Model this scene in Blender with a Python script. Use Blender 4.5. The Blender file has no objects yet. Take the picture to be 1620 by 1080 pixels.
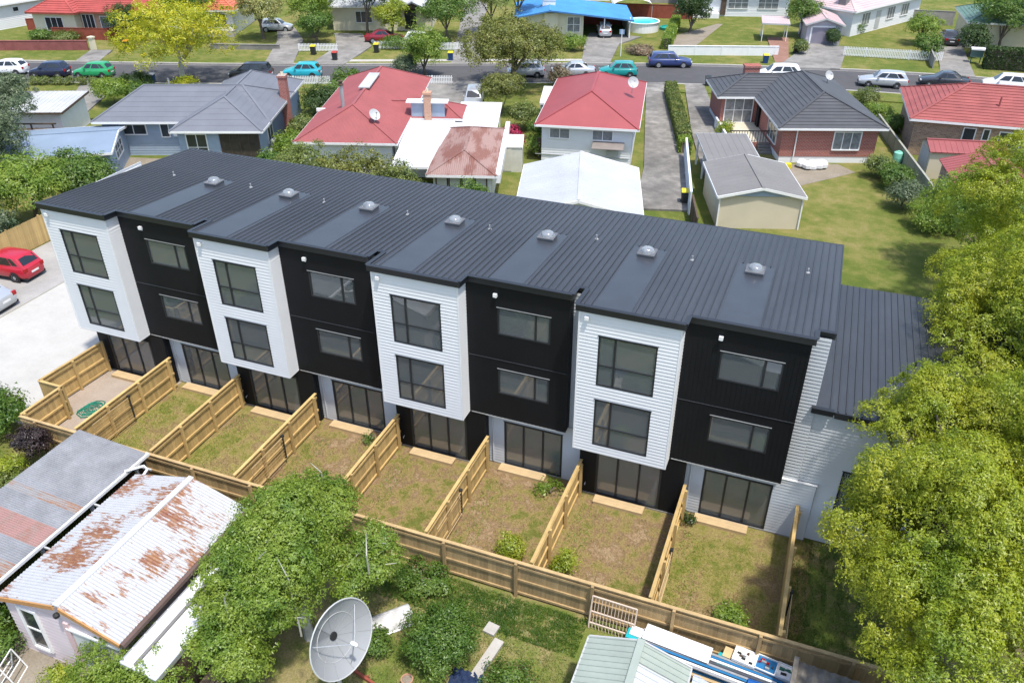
import bpy, math, random
import numpy as np
from mathutils import Vector, Matrix
random.seed(7)
SC = bpy.context.scene
COL = SC.collection
R = math.radians

# ------------------------------------------------------------------ camera, sky, sun, exposure
cam_d = bpy.data.cameras.new('camera'); cam = bpy.data.objects.new('camera', cam_d); COL.objects.link(cam)
_yaw, _pit = -0.3725, -0.5668
_F = Vector((math.sin(_yaw)*math.cos(_pit), math.cos(_yaw)*math.cos(_pit), math.sin(_pit)))
_Rt = Vector((math.cos(_yaw), -math.sin(_yaw), 0)); _U = _Rt.cross(_F)
_m = Matrix((_Rt, _U, -_F)).transposed().to_4x4(); _m.translation = (30.908, -23.378, 22.885)
cam.matrix_world = _m @ Matrix.Rotation(-0.003, 4, 'Z')
cam_d.sensor_fit = 'HORIZONTAL'; cam_d.sensor_width = 36.0; cam_d.lens = 36.0*1301.29/1620.0
cam_d.clip_start = 0.5; cam_d.clip_end = 2000
SC.camera = cam
SUN_EL, SUN_AZ = R(70), math.atan2(-0.60, 0.80)          # direction towards the sun, angle from +x
_sd = Vector((math.cos(SUN_AZ)*math.cos(SUN_EL), math.sin(SUN_AZ)*math.cos(SUN_EL), math.sin(SUN_EL)))
sun_d = bpy.data.lights.new('sun', 'SUN'); sun_d.energy = 2.7; sun_d.angle = R(2.5); sun_d.color = (1, .955, .88)
sun = bpy.data.objects.new('sun', sun_d); COL.objects.link(sun)
sun.rotation_euler = _sd.to_track_quat('Z', 'Y').to_euler(); sun.location = (60, -30, 90)
W = bpy.data.worlds.new('World'); SC.world = W; W.use_nodes = True
_nt = W.node_tree; _sky = _nt.nodes.new('ShaderNodeTexSky'); _sky.sky_type = 'NISHITA'; _sky.sun_disc = False
_sky.sun_elevation = SUN_EL; _sky.sun_rotation = math.pi/2 - SUN_AZ; _sky.air_density = 1.0; _sky.dust_density = 1.6; _sky.ozone_density = 1.0
_nt.links.new(_sky.outputs[0], _nt.nodes['Background'].inputs[0]); _nt.nodes['Background'].inputs[1].default_value = 0.15
SC.view_settings.view_transform = 'Standard'; SC.view_settings.look = 'None'
SC.view_settings.exposure = 0.92; SC.view_settings.gamma = 1.0; SC.view_settings.use_curve_mapping = False

# ------------------------------------------------------------------ materials
def _lin(c): return tuple(c[:3])+(1,)
def _new(name):
    m = bpy.data.materials.new(name); m.use_nodes = True
    nt = m.node_tree; b = nt.nodes['Principled BSDF']; return m, nt, b
def _noise(nt, scale, detail=5, rough=.55, vec=None, stretch=None):
    tc = nt.nodes.new('ShaderNodeTexCoord'); n = nt.nodes.new('ShaderNodeTexNoise')
    n.inputs['Scale'].default_value = scale; n.inputs['Detail'].default_value = detail; n.inputs['Roughness'].default_value = rough
    src = tc.outputs['Object']
    if stretch:
        mp = nt.nodes.new('ShaderNodeMapping'); mp.inputs['Scale'].default_value = stretch
        nt.links.new(src, mp.inputs[0]); src = mp.outputs[0]
    nt.links.new(src, n.inputs['Vector']); return n
def _ramp(nt, src, stops):
    r = nt.nodes.new('ShaderNodeValToRGB'); nt.links.new(src, r.inputs[0])
    e = r.color_ramp.elements
    while len(e) < len(stops): e.new(.5)
    for k, (p, c) in enumerate(stops): e[k].position = p; e[k].color = _lin(c) if not isinstance(c, (int, float)) else (c, c, c, 1)
    return r
def _mix(nt, fac, a, b, mode='MIX'):
    m = nt.nodes.new('ShaderNodeMix'); m.data_type = 'RGBA'; m.blend_type = mode
    for sock, v in ((m.inputs[0], fac), (m.inputs[6], a), (m.inputs[7], b)):
        if hasattr(v, 'is_output'): nt.links.new(v, sock)
        elif isinstance(v, (int, float)): sock.default_value = v
        else: sock.default_value = _lin(v)
    return m.outputs[2]
def mul(c, f): return tuple(min(1, x*f) for x in c[:3])
MATS = {}
def mat(name, col, rough=.65, var=.14, scale=1.3, fine=14, metal=0, spec=.35, bump=0, bscale=30, rand=0, stretch=None, col2=None):
    if name in MATS: return MATS[name]
    m, nt, b = _new(name)
    n1 = _noise(nt, scale, 5, .6, stretch=stretch); n2 = _noise(nt, fine, 4, .6, stretch=stretch)
    r1 = _ramp(nt, n1.outputs[0], [(.3, mul(col, 1-var)), (.7, col2 or mul(col, 1+var))])
    r2 = _ramp(nt, n2.outputs[0], [(.25, 1-var*.8), (.75, 1.0)])
    c = _mix(nt, 1.0, r1.outputs[0], r2.outputs[0], 'MULTIPLY')
    if rand:
        oi = nt.nodes.new('ShaderNodeObjectInfo'); rr = _ramp(nt, oi.outputs['Random'], [(0, 1-rand), (1, 1.0)])
        c = _mix(nt, 1.0, c, rr.outputs[0], 'MULTIPLY')
    nt.links.new(c, b.inputs['Base Color'])
    b.inputs['Roughness'].default_value = rough; b.inputs['Metallic'].default_value = metal; b.inputs['Specular IOR Level'].default_value = spec
    if bump:
        n3 = _noise(nt, bscale, 4, .6, stretch=stretch); bp = nt.nodes.new('ShaderNodeBump'); bp.inputs['Strength'].default_value = bump; bp.inputs['Distance'].default_value = .03
        nt.links.new(n3.outputs[0], bp.inputs['Height']); nt.links.new(bp.outputs[0], b.inputs['Normal'])
    MATS[name] = m; return m
def ground_mat(name, stops, scale=.18, fine=5.5, speck=.35, bump=.5, mid=.9):
    m, nt, b = _new(name)
    n1 = _noise(nt, scale, 6, .65); n2 = _noise(nt, mid, 6, .7); n3 = _noise(nt, fine*3, 5, .75)
    a = nt.nodes.new('ShaderNodeMath'); a.operation = 'MULTIPLY_ADD'; a.inputs[1].default_value = .5
    h = nt.nodes.new('ShaderNodeMath'); h.operation = 'MULTIPLY'; h.inputs[1].default_value = .5
    nt.links.new(n1.outputs[0], a.inputs[0]); nt.links.new(n2.outputs[0], h.inputs[0]); nt.links.new(h.outputs[0], a.inputs[2])
    r = _ramp(nt, a.outputs[0], stops)
    s = _ramp(nt, n3.outputs[0], [(.3, 1-speck), (.68, 1.0)])
    c = _mix(nt, 1.0, r.outputs[0], s.outputs[0], 'MULTIPLY')
    nt.links.new(c, b.inputs['Base Color']); b.inputs['Roughness'].default_value = .95; b.inputs['Specular IOR Level'].default_value = .1
    n4 = _noise(nt, fine*5, 4, .7); bp = nt.nodes.new('ShaderNodeBump'); bp.inputs['Strength'].default_value = bump; bp.inputs['Distance'].default_value = .05
    nt.links.new(n4.outputs[0], bp.inputs['Height']); nt.links.new(bp.outputs[0], b.inputs['Normal'])
    MATS[name] = m; return m
def leaf_mat(name, ca, cb, trans=.3, clump=.9):
    if name in MATS: return MATS[name]
    m, nt, b = _new(name); nt.nodes.remove(b); out = nt.nodes['Material Output']
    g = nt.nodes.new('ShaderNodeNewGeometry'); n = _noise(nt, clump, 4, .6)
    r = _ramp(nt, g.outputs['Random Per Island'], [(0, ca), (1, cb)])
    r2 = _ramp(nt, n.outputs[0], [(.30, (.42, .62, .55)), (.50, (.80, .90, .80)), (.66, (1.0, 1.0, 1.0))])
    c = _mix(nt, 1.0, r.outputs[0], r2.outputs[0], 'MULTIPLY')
    d = nt.nodes.new('ShaderNodeBsdfDiffuse'); t = nt.nodes.new('ShaderNodeBsdfTranslucent'); s = nt.nodes.new('ShaderNodeMixShader'); s.inputs[0].default_value = trans
    gl = nt.nodes.new('ShaderNodeBsdfGlossy'); gl.inputs['Roughness'].default_value = .45; gl.inputs[0].default_value = (.8, .8, .8, 1)
    s2 = nt.nodes.new('ShaderNodeMixShader'); s2.inputs[0].default_value = .035
    nt.links.new(c, d.inputs[0]); nt.links.new(c, t.inputs[0]); nt.links.new(d.outputs[0], s.inputs[1]); nt.links.new(t.outputs[0], s.inputs[2])
    nt.links.new(s.outputs[0], s2.inputs[1]); nt.links.new(gl.outputs[0], s2.inputs[2]); nt.links.new(s2.outputs[0], out.inputs[0])
    MATS[name] = m; return m
def glass_mat(name, tint=(.75, .8, .78), ior=1.6, rough=.01, pale_mix=.15):      # film: grey diffuse mixed in to brighten panes, imitating hazy sky reflection
    m, nt, b = _new(name); nt.nodes.remove(b); out = nt.nodes['Material Output']
    f = nt.nodes.new('ShaderNodeFresnel'); f.inputs[0].default_value = ior
    t = nt.nodes.new('ShaderNodeBsdfTransparent'); t.inputs[0].default_value = _lin(tint)
    g = nt.nodes.new('ShaderNodeBsdfGlossy'); g.inputs['Roughness'].default_value = rough
    s = nt.nodes.new('ShaderNodeMixShader'); nt.links.new(f.outputs[0], s.inputs[0]); nt.links.new(t.outputs[0], s.inputs[1]); nt.links.new(g.outputs[0], s.inputs[2])
    d = nt.nodes.new('ShaderNodeBsdfDiffuse'); d.inputs[0].default_value = (.55,.60,.62,1); s2 = nt.nodes.new('ShaderNodeMixShader'); s2.inputs[0].default_value = pale_mix
    nt.links.new(s.outputs[0], s2.inputs[1]); nt.links.new(d.outputs[0], s2.inputs[2]); nt.links.new(s2.outputs[0], out.inputs[0]); MATS[name] = m; return m
def paint(name, col, rough=.25, metal=.0):
    if name in MATS: return MATS[name]
    m, nt, b = _new(name); b.inputs['Base Color'].default_value = _lin(col); b.inputs['Roughness'].default_value = rough
    b.inputs['Metallic'].default_value = metal; b.inputs['Coat Weight'].default_value = .6; b.inputs['Coat Roughness'].default_value = .06
    MATS[name] = m; return m
def rust_mat(name, base, rusts, thr=.56, streak=(2.2, .5, 1), fine=(1.6, 14, 1), wf=.45):
    m, nt, b = _new(name)
    big = _noise(nt, 1.0, 3, .5, stretch=streak); fn = _noise(nt, 2.2, 5, .75, stretch=fine); tone = _noise(nt, 4, 5, .7)
    a = nt.nodes.new('ShaderNodeMath'); a.operation = 'MULTIPLY_ADD'; a.inputs[1].default_value = 1-wf
    h = nt.nodes.new('ShaderNodeMath'); h.operation = 'MULTIPLY'; h.inputs[1].default_value = wf
    nt.links.new(big.outputs[0], a.inputs[0]); nt.links.new(fn.outputs[0], h.inputs[0]); nt.links.new(h.outputs[0], a.inputs[2])
    k = _ramp(nt, a.outputs[0], [(thr-.015, 0.0), (thr+.02, 1.0)])
    rc = _ramp(nt, tone.outputs[0], [(.35, rusts[0]), (.65, rusts[1])])
    bc = _ramp(nt, tone.outputs[0], [(.3, mul(base, .88)), (.7, base)])
    c = _mix(nt, k.outputs[0], bc.outputs[0], rc.outputs[0]); nt.links.new(c, b.inputs['Base Color'])
    b.inputs['Roughness'].default_value = .6; MATS[name] = m; return m
def brick_mat(name, c1, c2, mortar, scale=1.0):
    m, nt, b = _new(name); tc = nt.nodes.new('ShaderNodeTexCoord'); sp = nt.nodes.new('ShaderNodeSeparateXYZ'); nt.links.new(tc.outputs['Object'], sp.inputs[0])
    ad = nt.nodes.new('ShaderNodeMath'); ad.operation = 'ADD'; nt.links.new(sp.outputs[0], ad.inputs[0]); nt.links.new(sp.outputs[1], ad.inputs[1])
    cb = nt.nodes.new('ShaderNodeCombineXYZ'); nt.links.new(ad.outputs[0], cb.inputs[0]); nt.links.new(sp.outputs[2], cb.inputs[1])
    t = nt.nodes.new('ShaderNodeTexBrick'); nt.links.new(cb.outputs[0], t.inputs['Vector']); t.inputs['Color1'].default_value = _lin(c1); t.inputs['Color2'].default_value = _lin(c2); t.inputs['Mortar'].default_value = _lin(mortar)
    t.inputs['Scale'].default_value = scale; t.inputs['Brick Width'].default_value = .26; t.inputs['Row Height'].default_value = .11; t.inputs['Mortar Size'].default_value = .012; t.inputs['Bias'].default_value = 0
    nt.links.new(t.outputs[0], b.inputs['Base Color']); b.inputs['Roughness'].default_value = .85; MATS[name] = m; return m

M_ = mat
DARK = M_('charcoal_steel', (.022, .024, .029), .38, .12, 1.2, spec=.5)
BLACKCLAD = M_('black_cladding', (.0075, .0085, .0105), .55, .15, 1.0, spec=.22)
FRAME = M_('black_aluminium', (.025, .027, .030), .4, .1)
ROOFM = M_('charcoal_roof_steel', (.040, .0435, .051), .42, .2, .6, 5, spec=.5, stretch=(1,.3,1))
FLASH = M_('flat_roof_flashing', (.043, .0475, .057), .36, .10, 1.0, 8, spec=.5)
WHITEB = M_('white_weatherboard', (.71, .715, .72), .55, .03, 1.0)
GREYB = M_('pale_grey_weatherboard', (.50, .52, .54), .55, .04, 1.0)
WHITE = M_('white_paint', (.78, .78, .77), .5, .05)
INWALL = M_('interior_plaster', (.82, .82, .80), .8, .04)
INFLOOR = M_('interior_floor', (.50, .48, .44), .8, .15)
GLASS = glass_mat('window_glass', (.90, .93, .91), 2.25)
HGLASS = M_('house_glass', (.035, .042, .048), .12, .3, .7, spec=.7)
CURT = M_('house_glass_curtained', (.24, .25, .26), .2, .35, 2.5, spec=.6)
PINE = M_('treated_pine', (.585, .405, .165), .75, .16, 2.2, 11, rand=.28, stretch=(1, 1, .35))
PINE2 = M_('weathered_pine', (.49, .345, .17), .8, .2, 2.2, 11, rand=.34, stretch=(1, 1, .35))
STEPW = M_('pale_timber', (.50, .365, .20), .75, .1, 3)
TRUNK = M_('bark', (.16, .13, .10), .9, .3, 3, 18, bump=.4)
PALEBARK = M_('pale_lichen_bark', (.42, .41, .36), .9, .25, 3, 18)
RUBBER = M_('tyre_rubber', (.02, .02, .02), .8, .1)
RIM = M_('alloy_rim', (.45, .46, .48), .35, .1, metal=.6)
CARGLASS = M_('car_glass', (.015, .018, .022), .06, .05, spec=.8)
METAL = M_('galvanised_steel', (.45, .47, .49), .45, .12, metal=.5)
CONC = ground_mat('new_concrete', [(.3, (.36, .352, .33)), (.5, (.43, .42, .395)), (.7, (.48, .47, .445))], .25, 3, .10, .08)
OLDCONC = ground_mat('old_concrete', [(.32, (.14, .135, .125)), (.5, (.235, .225, .21)), (.68, (.34, .325, .30))], .35, 4, .18, .15)
DRIVE = ground_mat('stained_drive_concrete', [(.36, (.12, .115, .108)), (.5, (.20, .19, .175)), (.66, (.36, .34, .31))], .22, 4, .2, .15)
ASPH = ground_mat('asphalt', [(.3, (.078, .078, .083)), (.7, (.112, .110, .113))], .12, 6, .16, .2)
PARKC = ground_mat('mid_grey_concrete', [(.32, (.26,.255,.24)), (.5, (.33,.32,.305)), (.68, (.40,.39,.37))], .35, 4, .15, .12)
PATHM = ground_mat('footpath_concrete', [(.3, (.36, .34, .31)), (.7, (.50, .48, .44))], .3, 4, .15, .1)
LAWN = ground_mat('lawn', [(.30, (.085, .135, .025)), (.46, (.145, .182, .038)), (.54, (.225, .225, .065)), (.62, (.31, .262, .105)), (.72, (.34, .275, .12))], .11, 5, .5, .9, .8)
YARDG = ground_mat('dry_yard_turf', [(.395, (.175, .190, .044)), (.445, (.28, .235, .080)), (.50, (.345, .255, .115)), (.54, (.27, .180, .098)), (.60, (.40, .285, .17))], .40, 5, .5, .9, 1.6)
YARDG2 = ground_mat('greener_yard_turf', [(.41, (.165,.19,.040)), (.46, (.26,.24,.066)), (.515, (.345,.28,.11)), (.55, (.27,.19,.09)), (.62, (.38,.285,.15))], .40, 5, .5, .9, 1.5)
GRAVEL = ground_mat('pinkish_gravel', [(.3, (.33, .27, .22)), (.7, (.44, .37, .31))], .5, 8, .3, .4)
BARE = ground_mat('grey_brown_earth', [(.3, (.22, .185, .14)), (.7, (.34, .30, .24))], .5, 5, .3, .4)
FOREG = ground_mat('patchy_back_lawn', [(.33, (.10, .17, .032)), (.46, (.185, .215, .05)), (.54, (.30, .255, .11)), (.68, (.36, .285, .16))], .28, 5, .45, .7, 1.1)

# ------------------------------------------------------------------ mesh helper
class MB:
    def __init__(s, M=None): s.v = []; s.f = []; s.M = M
    def add(s, vs, fs):
        k = len(s.v)
        s.v += [tuple(s.M @ Vector(p)) for p in vs] if s.M else [tuple(p) for p in vs]
        s.f += [tuple(i+k for i in f) for f in fs]; return s
    def box(s, x0, x1, y0, y1, z0, z1):
        return s.add([(x0,y0,z0),(x1,y0,z0),(x1,y1,z0),(x0,y1,z0),(x0,y0,z1),(x1,y0,z1),(x1,y1,z1),(x0,y1,z1)],
                     [(0,3,2,1),(4,5,6,7),(0,1,5,4),(1,2,6,5),(2,3,7,6),(3,0,4,7)])
    def beam(s, p, q, w, h, up=(0,0,1)):
        p, q = Vector(p), Vector(q); d = (q-p)
        if d.length < 1e-6: return s
        d.normalize(); u = Vector(up)
        if abs(d.dot(u)) > .98: u = Vector((1,0,0))
        a = d.cross(u).normalized()*w/2; b = a.cross(d).normalized()*h/2
        vs = [p-a-b, p+a-b, p+a+b, p-a+b, q-a-b, q+a-b, q+a+b, q-a+b]
        return s.add(vs, [(0,3,2,1),(4,5,6,7),(0,1,5,4),(1,2,6,5),(2,3,7,6),(3,0,4,7)][::1])
    def poly(s, pts): return s.add(pts, [tuple(range(len(pts)))])
    def prism(s, pts, z0, z1):
        n = len(pts); lo = [(p[0], p[1], z0) for p in pts]; hi = [(p[0], p[1], z1) for p in pts]
        return s.add(lo+hi, [tuple(range(n-1,-1,-1)), tuple(range(n,2*n))]+[(i,(i+1)%n,n+(i+1)%n,n+i) for i in range(n)])
    def slab(s, pts, t):                                    # planar polygon with thickness t downwards (vertical)
        n = len(pts); lo = [(p[0], p[1], p[2]-t) for p in pts]
        return s.add(list(pts)+lo, [tuple(range(n)), tuple(range(2*n-1,n-1,-1))]+[(i,n+i,n+(i+1)%n,(i+1)%n) for i in range(n)])
    def tube(s, pts, rad, n=8, cap=True):
        pts = [Vector(p) for p in pts]; rad = rad if hasattr(rad, '__len__') else [rad]*len(pts)
        vs = []; prev = None
        for i, p in enumerate(pts):
            d = (pts[min(i+1,len(pts)-1)]-pts[max(i-1,0)]).normalized()
            a = d.cross(Vector((0,0,1)) if abs(d.z) < .95 else Vector((1,0,0))).normalized()
            if prev is not None:
                a2 = prev - d*prev.dot(d)
                if a2.length > 1e-4: a = a2.normalized()
            prev = a; b = d.cross(a)
            vs += [p+(a*math.cos(2*math.pi*k/n)+b*math.sin(2*math.pi*k/n))*rad[i] for k in range(n)]
        fs = [(i*n+k, i*n+(k+1)%n, (i+1)*n+(k+1)%n, (i+1)*n+k) for i in range(len(pts)-1) for k in range(n)]
        if cap: fs += [tuple(range(n-1,-1,-1)), tuple((len(pts)-1)*n+k for k in range(n))]
        return s.add(vs, fs)
    def lathe(s, prof, n=16, c=(0,0,0)):
        vs = [(c[0]+r*math.cos(2*math.pi*k/n), c[1]+r*math.sin(2*math.pi*k/n), c[2]+z) for r, z in prof for k in range(n)]
        fs = [(i*n+k, i*n+(k+1)%n, (i+1)*n+(k+1)%n, (i+1)*n+k) for i in range(len(prof)-1) for k in range(n)]
        return s.add(vs, fs)
    def build(s, name, m, parent=None, kind=None, smooth=False, label=None):
        me = bpy.data.meshes.new(name); me.from_pydata([tuple(v) for v in s.v], [], s.f); me.materials.append(m); me.update()
        if smooth: me.polygons.foreach_set('use_smooth', [True]*len(me.polygons))
        return put(name, me, parent, kind, label)
def put(name, me, parent=None, kind=None, label=None, loc=None, rot=None):
    o = bpy.data.objects.new(name, me); COL.objects.link(o)
    if parent: o.parent = parent
    if kind: o['kind'] = kind
    if label: o['label'] = label
    if loc: o.location = loc
    if rot: o.rotation_euler = rot
    return o
def B(*a, M=None): m = MB(M); m.box(*a); return m
def thing(name, label, cat, loc=(0,0,0), rot=0, group=None):
    o = bpy.data.objects.new(name, None); COL.objects.link(o); o.location = loc; o.rotation_euler = (0,0,rot)
    o.empty_display_size = .2
    return tag(o, label, cat, group)
def tag(o, label, cat, group=None):
    o['label'] = label; o['category'] = cat
    if group: o['group'] = group
    return o
def sheet(name, pts, z, m):
    o = MB().poly([(p[0], p[1], z) for p in pts]).build(name, m); o['kind'] = 'structure'; return o
def slab_ground(name, pts, z0, z1, m):
    o = MB().prism(pts, z0, z1).build(name, m); o['kind'] = 'structure'; return o
def copy_thing(o, loc, rot=None, label=None, group=None):
    c = o.copy(); COL.objects.link(c); c.location = loc
    if rot is not None: c.rotation_euler = (0,0,rot)
    if label: c['label'] = label
    if group: c['group'] = group
    for ch in o.children:
        k = ch.copy(); COL.objects.link(k); k.parent = c
        for g in ch.children:
            q = g.copy(); COL.objects.link(q); q.parent = k
    return c

# ------------------------------------------------------------------ roof surfaces
def _clip(poly, ax, lim, keep_ge):
    out = []; n = len(poly)
    for i in range(n):
        p, q = poly[i], poly[(i+1)%n]; a = p[ax]-lim if keep_ge else lim-p[ax]; b = q[ax]-lim if keep_ge else lim-q[ax]
        if a >= 0: out.append(p)
        if a*b < 0: t = a/(a-b); out.append((p[0]+(q[0]-p[0])*t, p[1]+(q[1]-p[1])*t))
    return out
def roof_plane(mb, pts, mode='flat', pitch=.35, h=.03):
    """pts: planar convex polygon, first edge = eave; mode tile | rib | corr | flat"""
    P = [Vector(p) for p in pts]; s = (P[1]-P[0]).normalized(); n = Vector((0,0,0))
    for i in range(len(P)): n += P[i].cross(P[(i+1)%len(P)])
    n.normalize()
    if n.z < 0: n = -n; 
    t = n.cross(s)
    if max((p-P[0]).dot(t) for p in P) < 1e-3: t = -t
    q = [((p-P[0]).dot(s), (p-P[0]).dot(t)) for p in P]
    to3 = lambda a, b, c=0: P[0]+s*a+t*b+n*c
    def face(pl, hf):
        if len(pl) < 3: return
        vs = [to3(a, b, hf(a, b)) for a, b in pl]
        fn = (vs[1]-vs[0]).cross(vs[2]-vs[1])
        if fn.z < 0: vs = vs[::-1]
        mb.add(vs, [tuple(range(len(vs)))])
    if mode in ('flat', 'rib'): face(q, lambda a, b: 0)
    if mode == 'tile':
        T = max(b for a, b in q); k = 0
        while k*pitch < T-1e-3:
            t0, t1 = k*pitch, min((k+1)*pitch, T+1e-4); pl = _clip(_clip(q, 1, t0, True), 1, t1, False)
            if len(pl) >= 3:
                face(pl, lambda a, b: h*(1-(b-t0)/pitch))
                lo = [a for a, b in pl if abs(b-t0) < 1e-4]
                if len(lo) >= 2: mb.add([to3(min(lo), t0, -.01), to3(max(lo), t0, -.01), to3(max(lo), t0, h), to3(min(lo), t0, h)], [(0,1,2,3)])
            k += 1
    if mode in ('rib', 'corr'):
        S0, S1 = min(a for a, b in q), max(a for a, b in q)
        if mode == 'rib':
            k = int(S0/pitch)
            while k*pitch < S1:
                a = k*pitch+.02; pl = _clip(_clip(q, 0, a, True), 0, a+.001, False)
                if len(pl) >= 2:
                    b0, b1 = min(b for _, b in pl), max(b for _, b in pl)
                    if b1-b0 > .1:
                        w = .022; vs = [to3(a-w, b0, 0), to3(a-w*.6, b0, h), to3(a+w*.6, b0, h), to3(a+w, b0, 0), to3(a-w, b1, 0), to3(a-w*.6, b1, h), to3(a+w*.6, b1, h), to3(a+w, b1, 0)]
                        mb.add(vs, [(0,1,5,4),(1,2,6,5),(2,3,7,6),(0,3,2,1)])
                k += 1
        else:
            k = int(S0/(pitch/2))-1
            while k*pitch/2 < S1:
                a0, a1 = k*pitch/2, (k+1)*pitch/2; pl = _clip(_clip(q, 0, a0, True), 0, a1, False)
                f0, f1 = (0, h) if k % 2 == 0 else (h, 0)
                face(pl, lambda a, b: f0+(f1-f0)*(a-a0)/(a1-a0)); k += 1
def hip_planes(x0, x1, y0, y1, z, rise, axis='x', in0=None, in1=None, gable0=False, gable1=False):
    """four (or two) roof planes over a rectangle; ridge along axis; returns planes, ridge ends"""
    if axis == 'x':
        c = (y0+y1)/2; a = (y1-y0)/2; i0 = 0 if gable0 else (a if in0 is None else in0); i1 = 0 if gable1 else (a if in1 is None else in1)
        r0, r1 = (x0+i0, c, z+rise), (x1-i1, c, z+rise)
        pl = [[(x0,y0,z),(x1,y0,z),r1,r0], [(x1,y1,z),(x0,y1,z),r0,r1]]
        if not gable0: pl.append([(x0,y1,z),(x0,y0,z),r0])
        if not gable1: pl.append([(x1,y0,z),(x1,y1,z),r1])
    else:
        c = (x0+x1)/2; a = (x1-x0)/2; i0 = 0 if gable0 else (a if in0 is None else in0); i1 = 0 if gable1 else (a if in1 is None else in1)
        r0, r1 = (c, y0+i0, z+rise), (c, y1-i1, z+rise)
        pl = [[(x0,y1,z),(x0,y0,z),r0,r1], [(x1,y0,z),(x1,y1,z),r1,r0]]
        if not gable0: pl.append([(x0,y0,z),(x1,y0,z),r0])
        if not gable1: pl.append([(x1,y1,z),(x0,y1,z),r1])
    return pl, r0, r1
def add_roof(parent, planes, m, mode, pitch, h, ridge=None, name='roof', fascia=None, fm=None, cap=None):
    mb = MB()
    for p in planes: roof_plane(mb, p, mode, pitch, h)
    for p in planes: mb.add([(a[0], a[1], a[2]-.06) for a in p[::-1]], [tuple(range(len(p)))])
    ro = mb.build(name, m, parent)
    edges = {}
    for p in planes:
        for i in range(len(p)):
            a, b = p[i], p[(i+1)%len(p)]; k = tuple(sorted([tuple(round(c,3) for c in a), tuple(round(c,3) for c in b)])); edges[k] = edges.get(k, 0)+1
    rc = MB()
    for k, c in edges.items():
        if c >= 2: rc.beam(Vector(k[0])+Vector((0,0,h*.8)), Vector(k[1])+Vector((0,0,h*.8)), .20, .07)
    if rc.v: rc.build('ridge_cap', cap or m, ro)
    if fm:
        fb = MB()
        for k, c in edges.items():
            if c == 1: fb.beam(Vector(k[0])-Vector((0,0,.085)), Vector(k[1])-Vector((0,0,.085)), .06, .17)
        if fb.v: fb.build('fascia', fm, ro)
    return ro
def win(parent, x, y, z, w, h, face='-y', nx=2, nz=1, fm=None, gm=None, t=.07, name='window'):
    """window on a house wall: x,y = centre on the wall line, z = sill; face: outward direction"""
    a = {'-y': 0, '+x': math.pi/2, '+y': math.pi, '-x': -math.pi/2}[face]
    M = Matrix.Translation((x, y, z)) @ Matrix.Rotation(a, 4, 'Z'); f = MB(M); W2 = w/2
    f.box(-W2-t, -W2+.01, -.06, .02, -t, h+t); f.box(W2-.01, W2+t, -.06, .02, -t, h+t)
    f.box(-W2+.01, W2-.01, -.06, .02, h-.01, h+t); f.box(-W2+.01, W2-.01, -.09, .02, -t, .01)
    for i in range(1, nx): c = -W2+w*i/nx; f.box(c-t*.4, c+t*.4, -.05, .0, .01, h-.01)
    for i in range(1, nz): c = h*i/nz; f.box(-W2+.01, W2-.01, -.045, .0, c-t*.35, c+t*.35)
    o = f.build(name, fm or WHITE, parent)
    B(-W2+.012, W2-.012, -.025, .01, .012, h-.012, M=M).build('pane', gm or HGLASS, o); return o
SC.cycles.use_denoising = True
# ------------------------------------------------------------------ ground, road, paving
sheet('ground', [(-420,-260),(480,-260),(480,620),(-420,620)], 0, LAWN)
NEAR = [(-110,14),(-75,27.5),(-47.9,37.7),(-38.3,41.3),(-27.8,44.9),(-16.3,49.5),(-4.4,53.9),(5,57.6),(14.5,61.0),(24,63.6),(33.5,65.2),(42,66),(52,66.3),(80,66)]
FAR  = [(-113,22.5),(-78,36),(-56.9,44),(-44.1,47.9),(-33,51.4),(-20.7,55.9),(-7.2,61.2),(5.3,66.0),(12.5,68.6),(19.5,70.6),(32.3,73.4),(41.7,74.6),(52,74.9),(80,74.8)]
def off(line, d):
    out = []
    for i in range(len(line)):
        a, b = line[max(i-1,0)], line[min(i+1,len(line)-1)]; t = Vector((b[0]-a[0], b[1]-a[1])).normalized()
        out.append((line[i][0]-t.y*d, line[i][1]+t.x*d))
    return out
sheet('road', NEAR+FAR[::-1], .008, ASPH)
for nm, ln, s in (('near', NEAR, -1), ('far', FAR, 1)):
    slab_ground('kerb', ln+off(ln, s*.22)[::-1], 0, .13, PATHM)
    slab_ground('verge', off(ln, s*.22)+off(ln, s*3.2)[::-1], 0, .11, LAWN)
    if nm == 'far': slab_ground('footpath', off(ln, s*1.0)[5:8]+off(ln, s*1.9)[5:8][::-1], .05, .118, PATHM)
# painted edge line by the far kerb
sheet('channel_line', off(FAR,-.42)+off(FAR,-.32)[::-1], .013, PATHM)
sheet('parking_slab', [(-9,-4.2),(.22,-4.2),(.22,14),(-9,14)], .012, CONC)
sheet('old_parking_slab', [(-14.2,-3),(-9.05,-3),(-9.05,14.5),(-14.2,14.5)], .010, PARKC)
for k, (a, b) in enumerate(((4.3,8.26),(8.26,12.28),(12.28,16.36),(16.36,20.45),(20.45,24.42),(24.42,28.5),(28.5,33.4))):
    sheet('yard_turf', [(a,-5.15),(b,-5.15),(b,1.2),(a,1.2)], .012, YARDG2 if k in (0,1,6) else YARDG)
sheet('gravel_yard', [(.2,-5.15),(4.3,-5.15),(4.3,1.2),(.2,1.2)], .014, GRAVEL)
sheet('back_lawn', [(15.5,-30),(46,-30),(46,-5.2),(15.5,-5.2)], .010, FOREG)
sheet('garage_forecourt', [(2,-22),(15.5,-22),(15.5,-12.6),(2,-12.6)], .016, BARE)
sheet('side_yard_grass', [(33.4,-5.15),(44,-5.15),(44,1.4),(33.4,1.4)], .013, FOREG)
def driveway(pts, m=DRIVE, z=.14): slab_ground('driveway', pts, 0, z, m)
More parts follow.
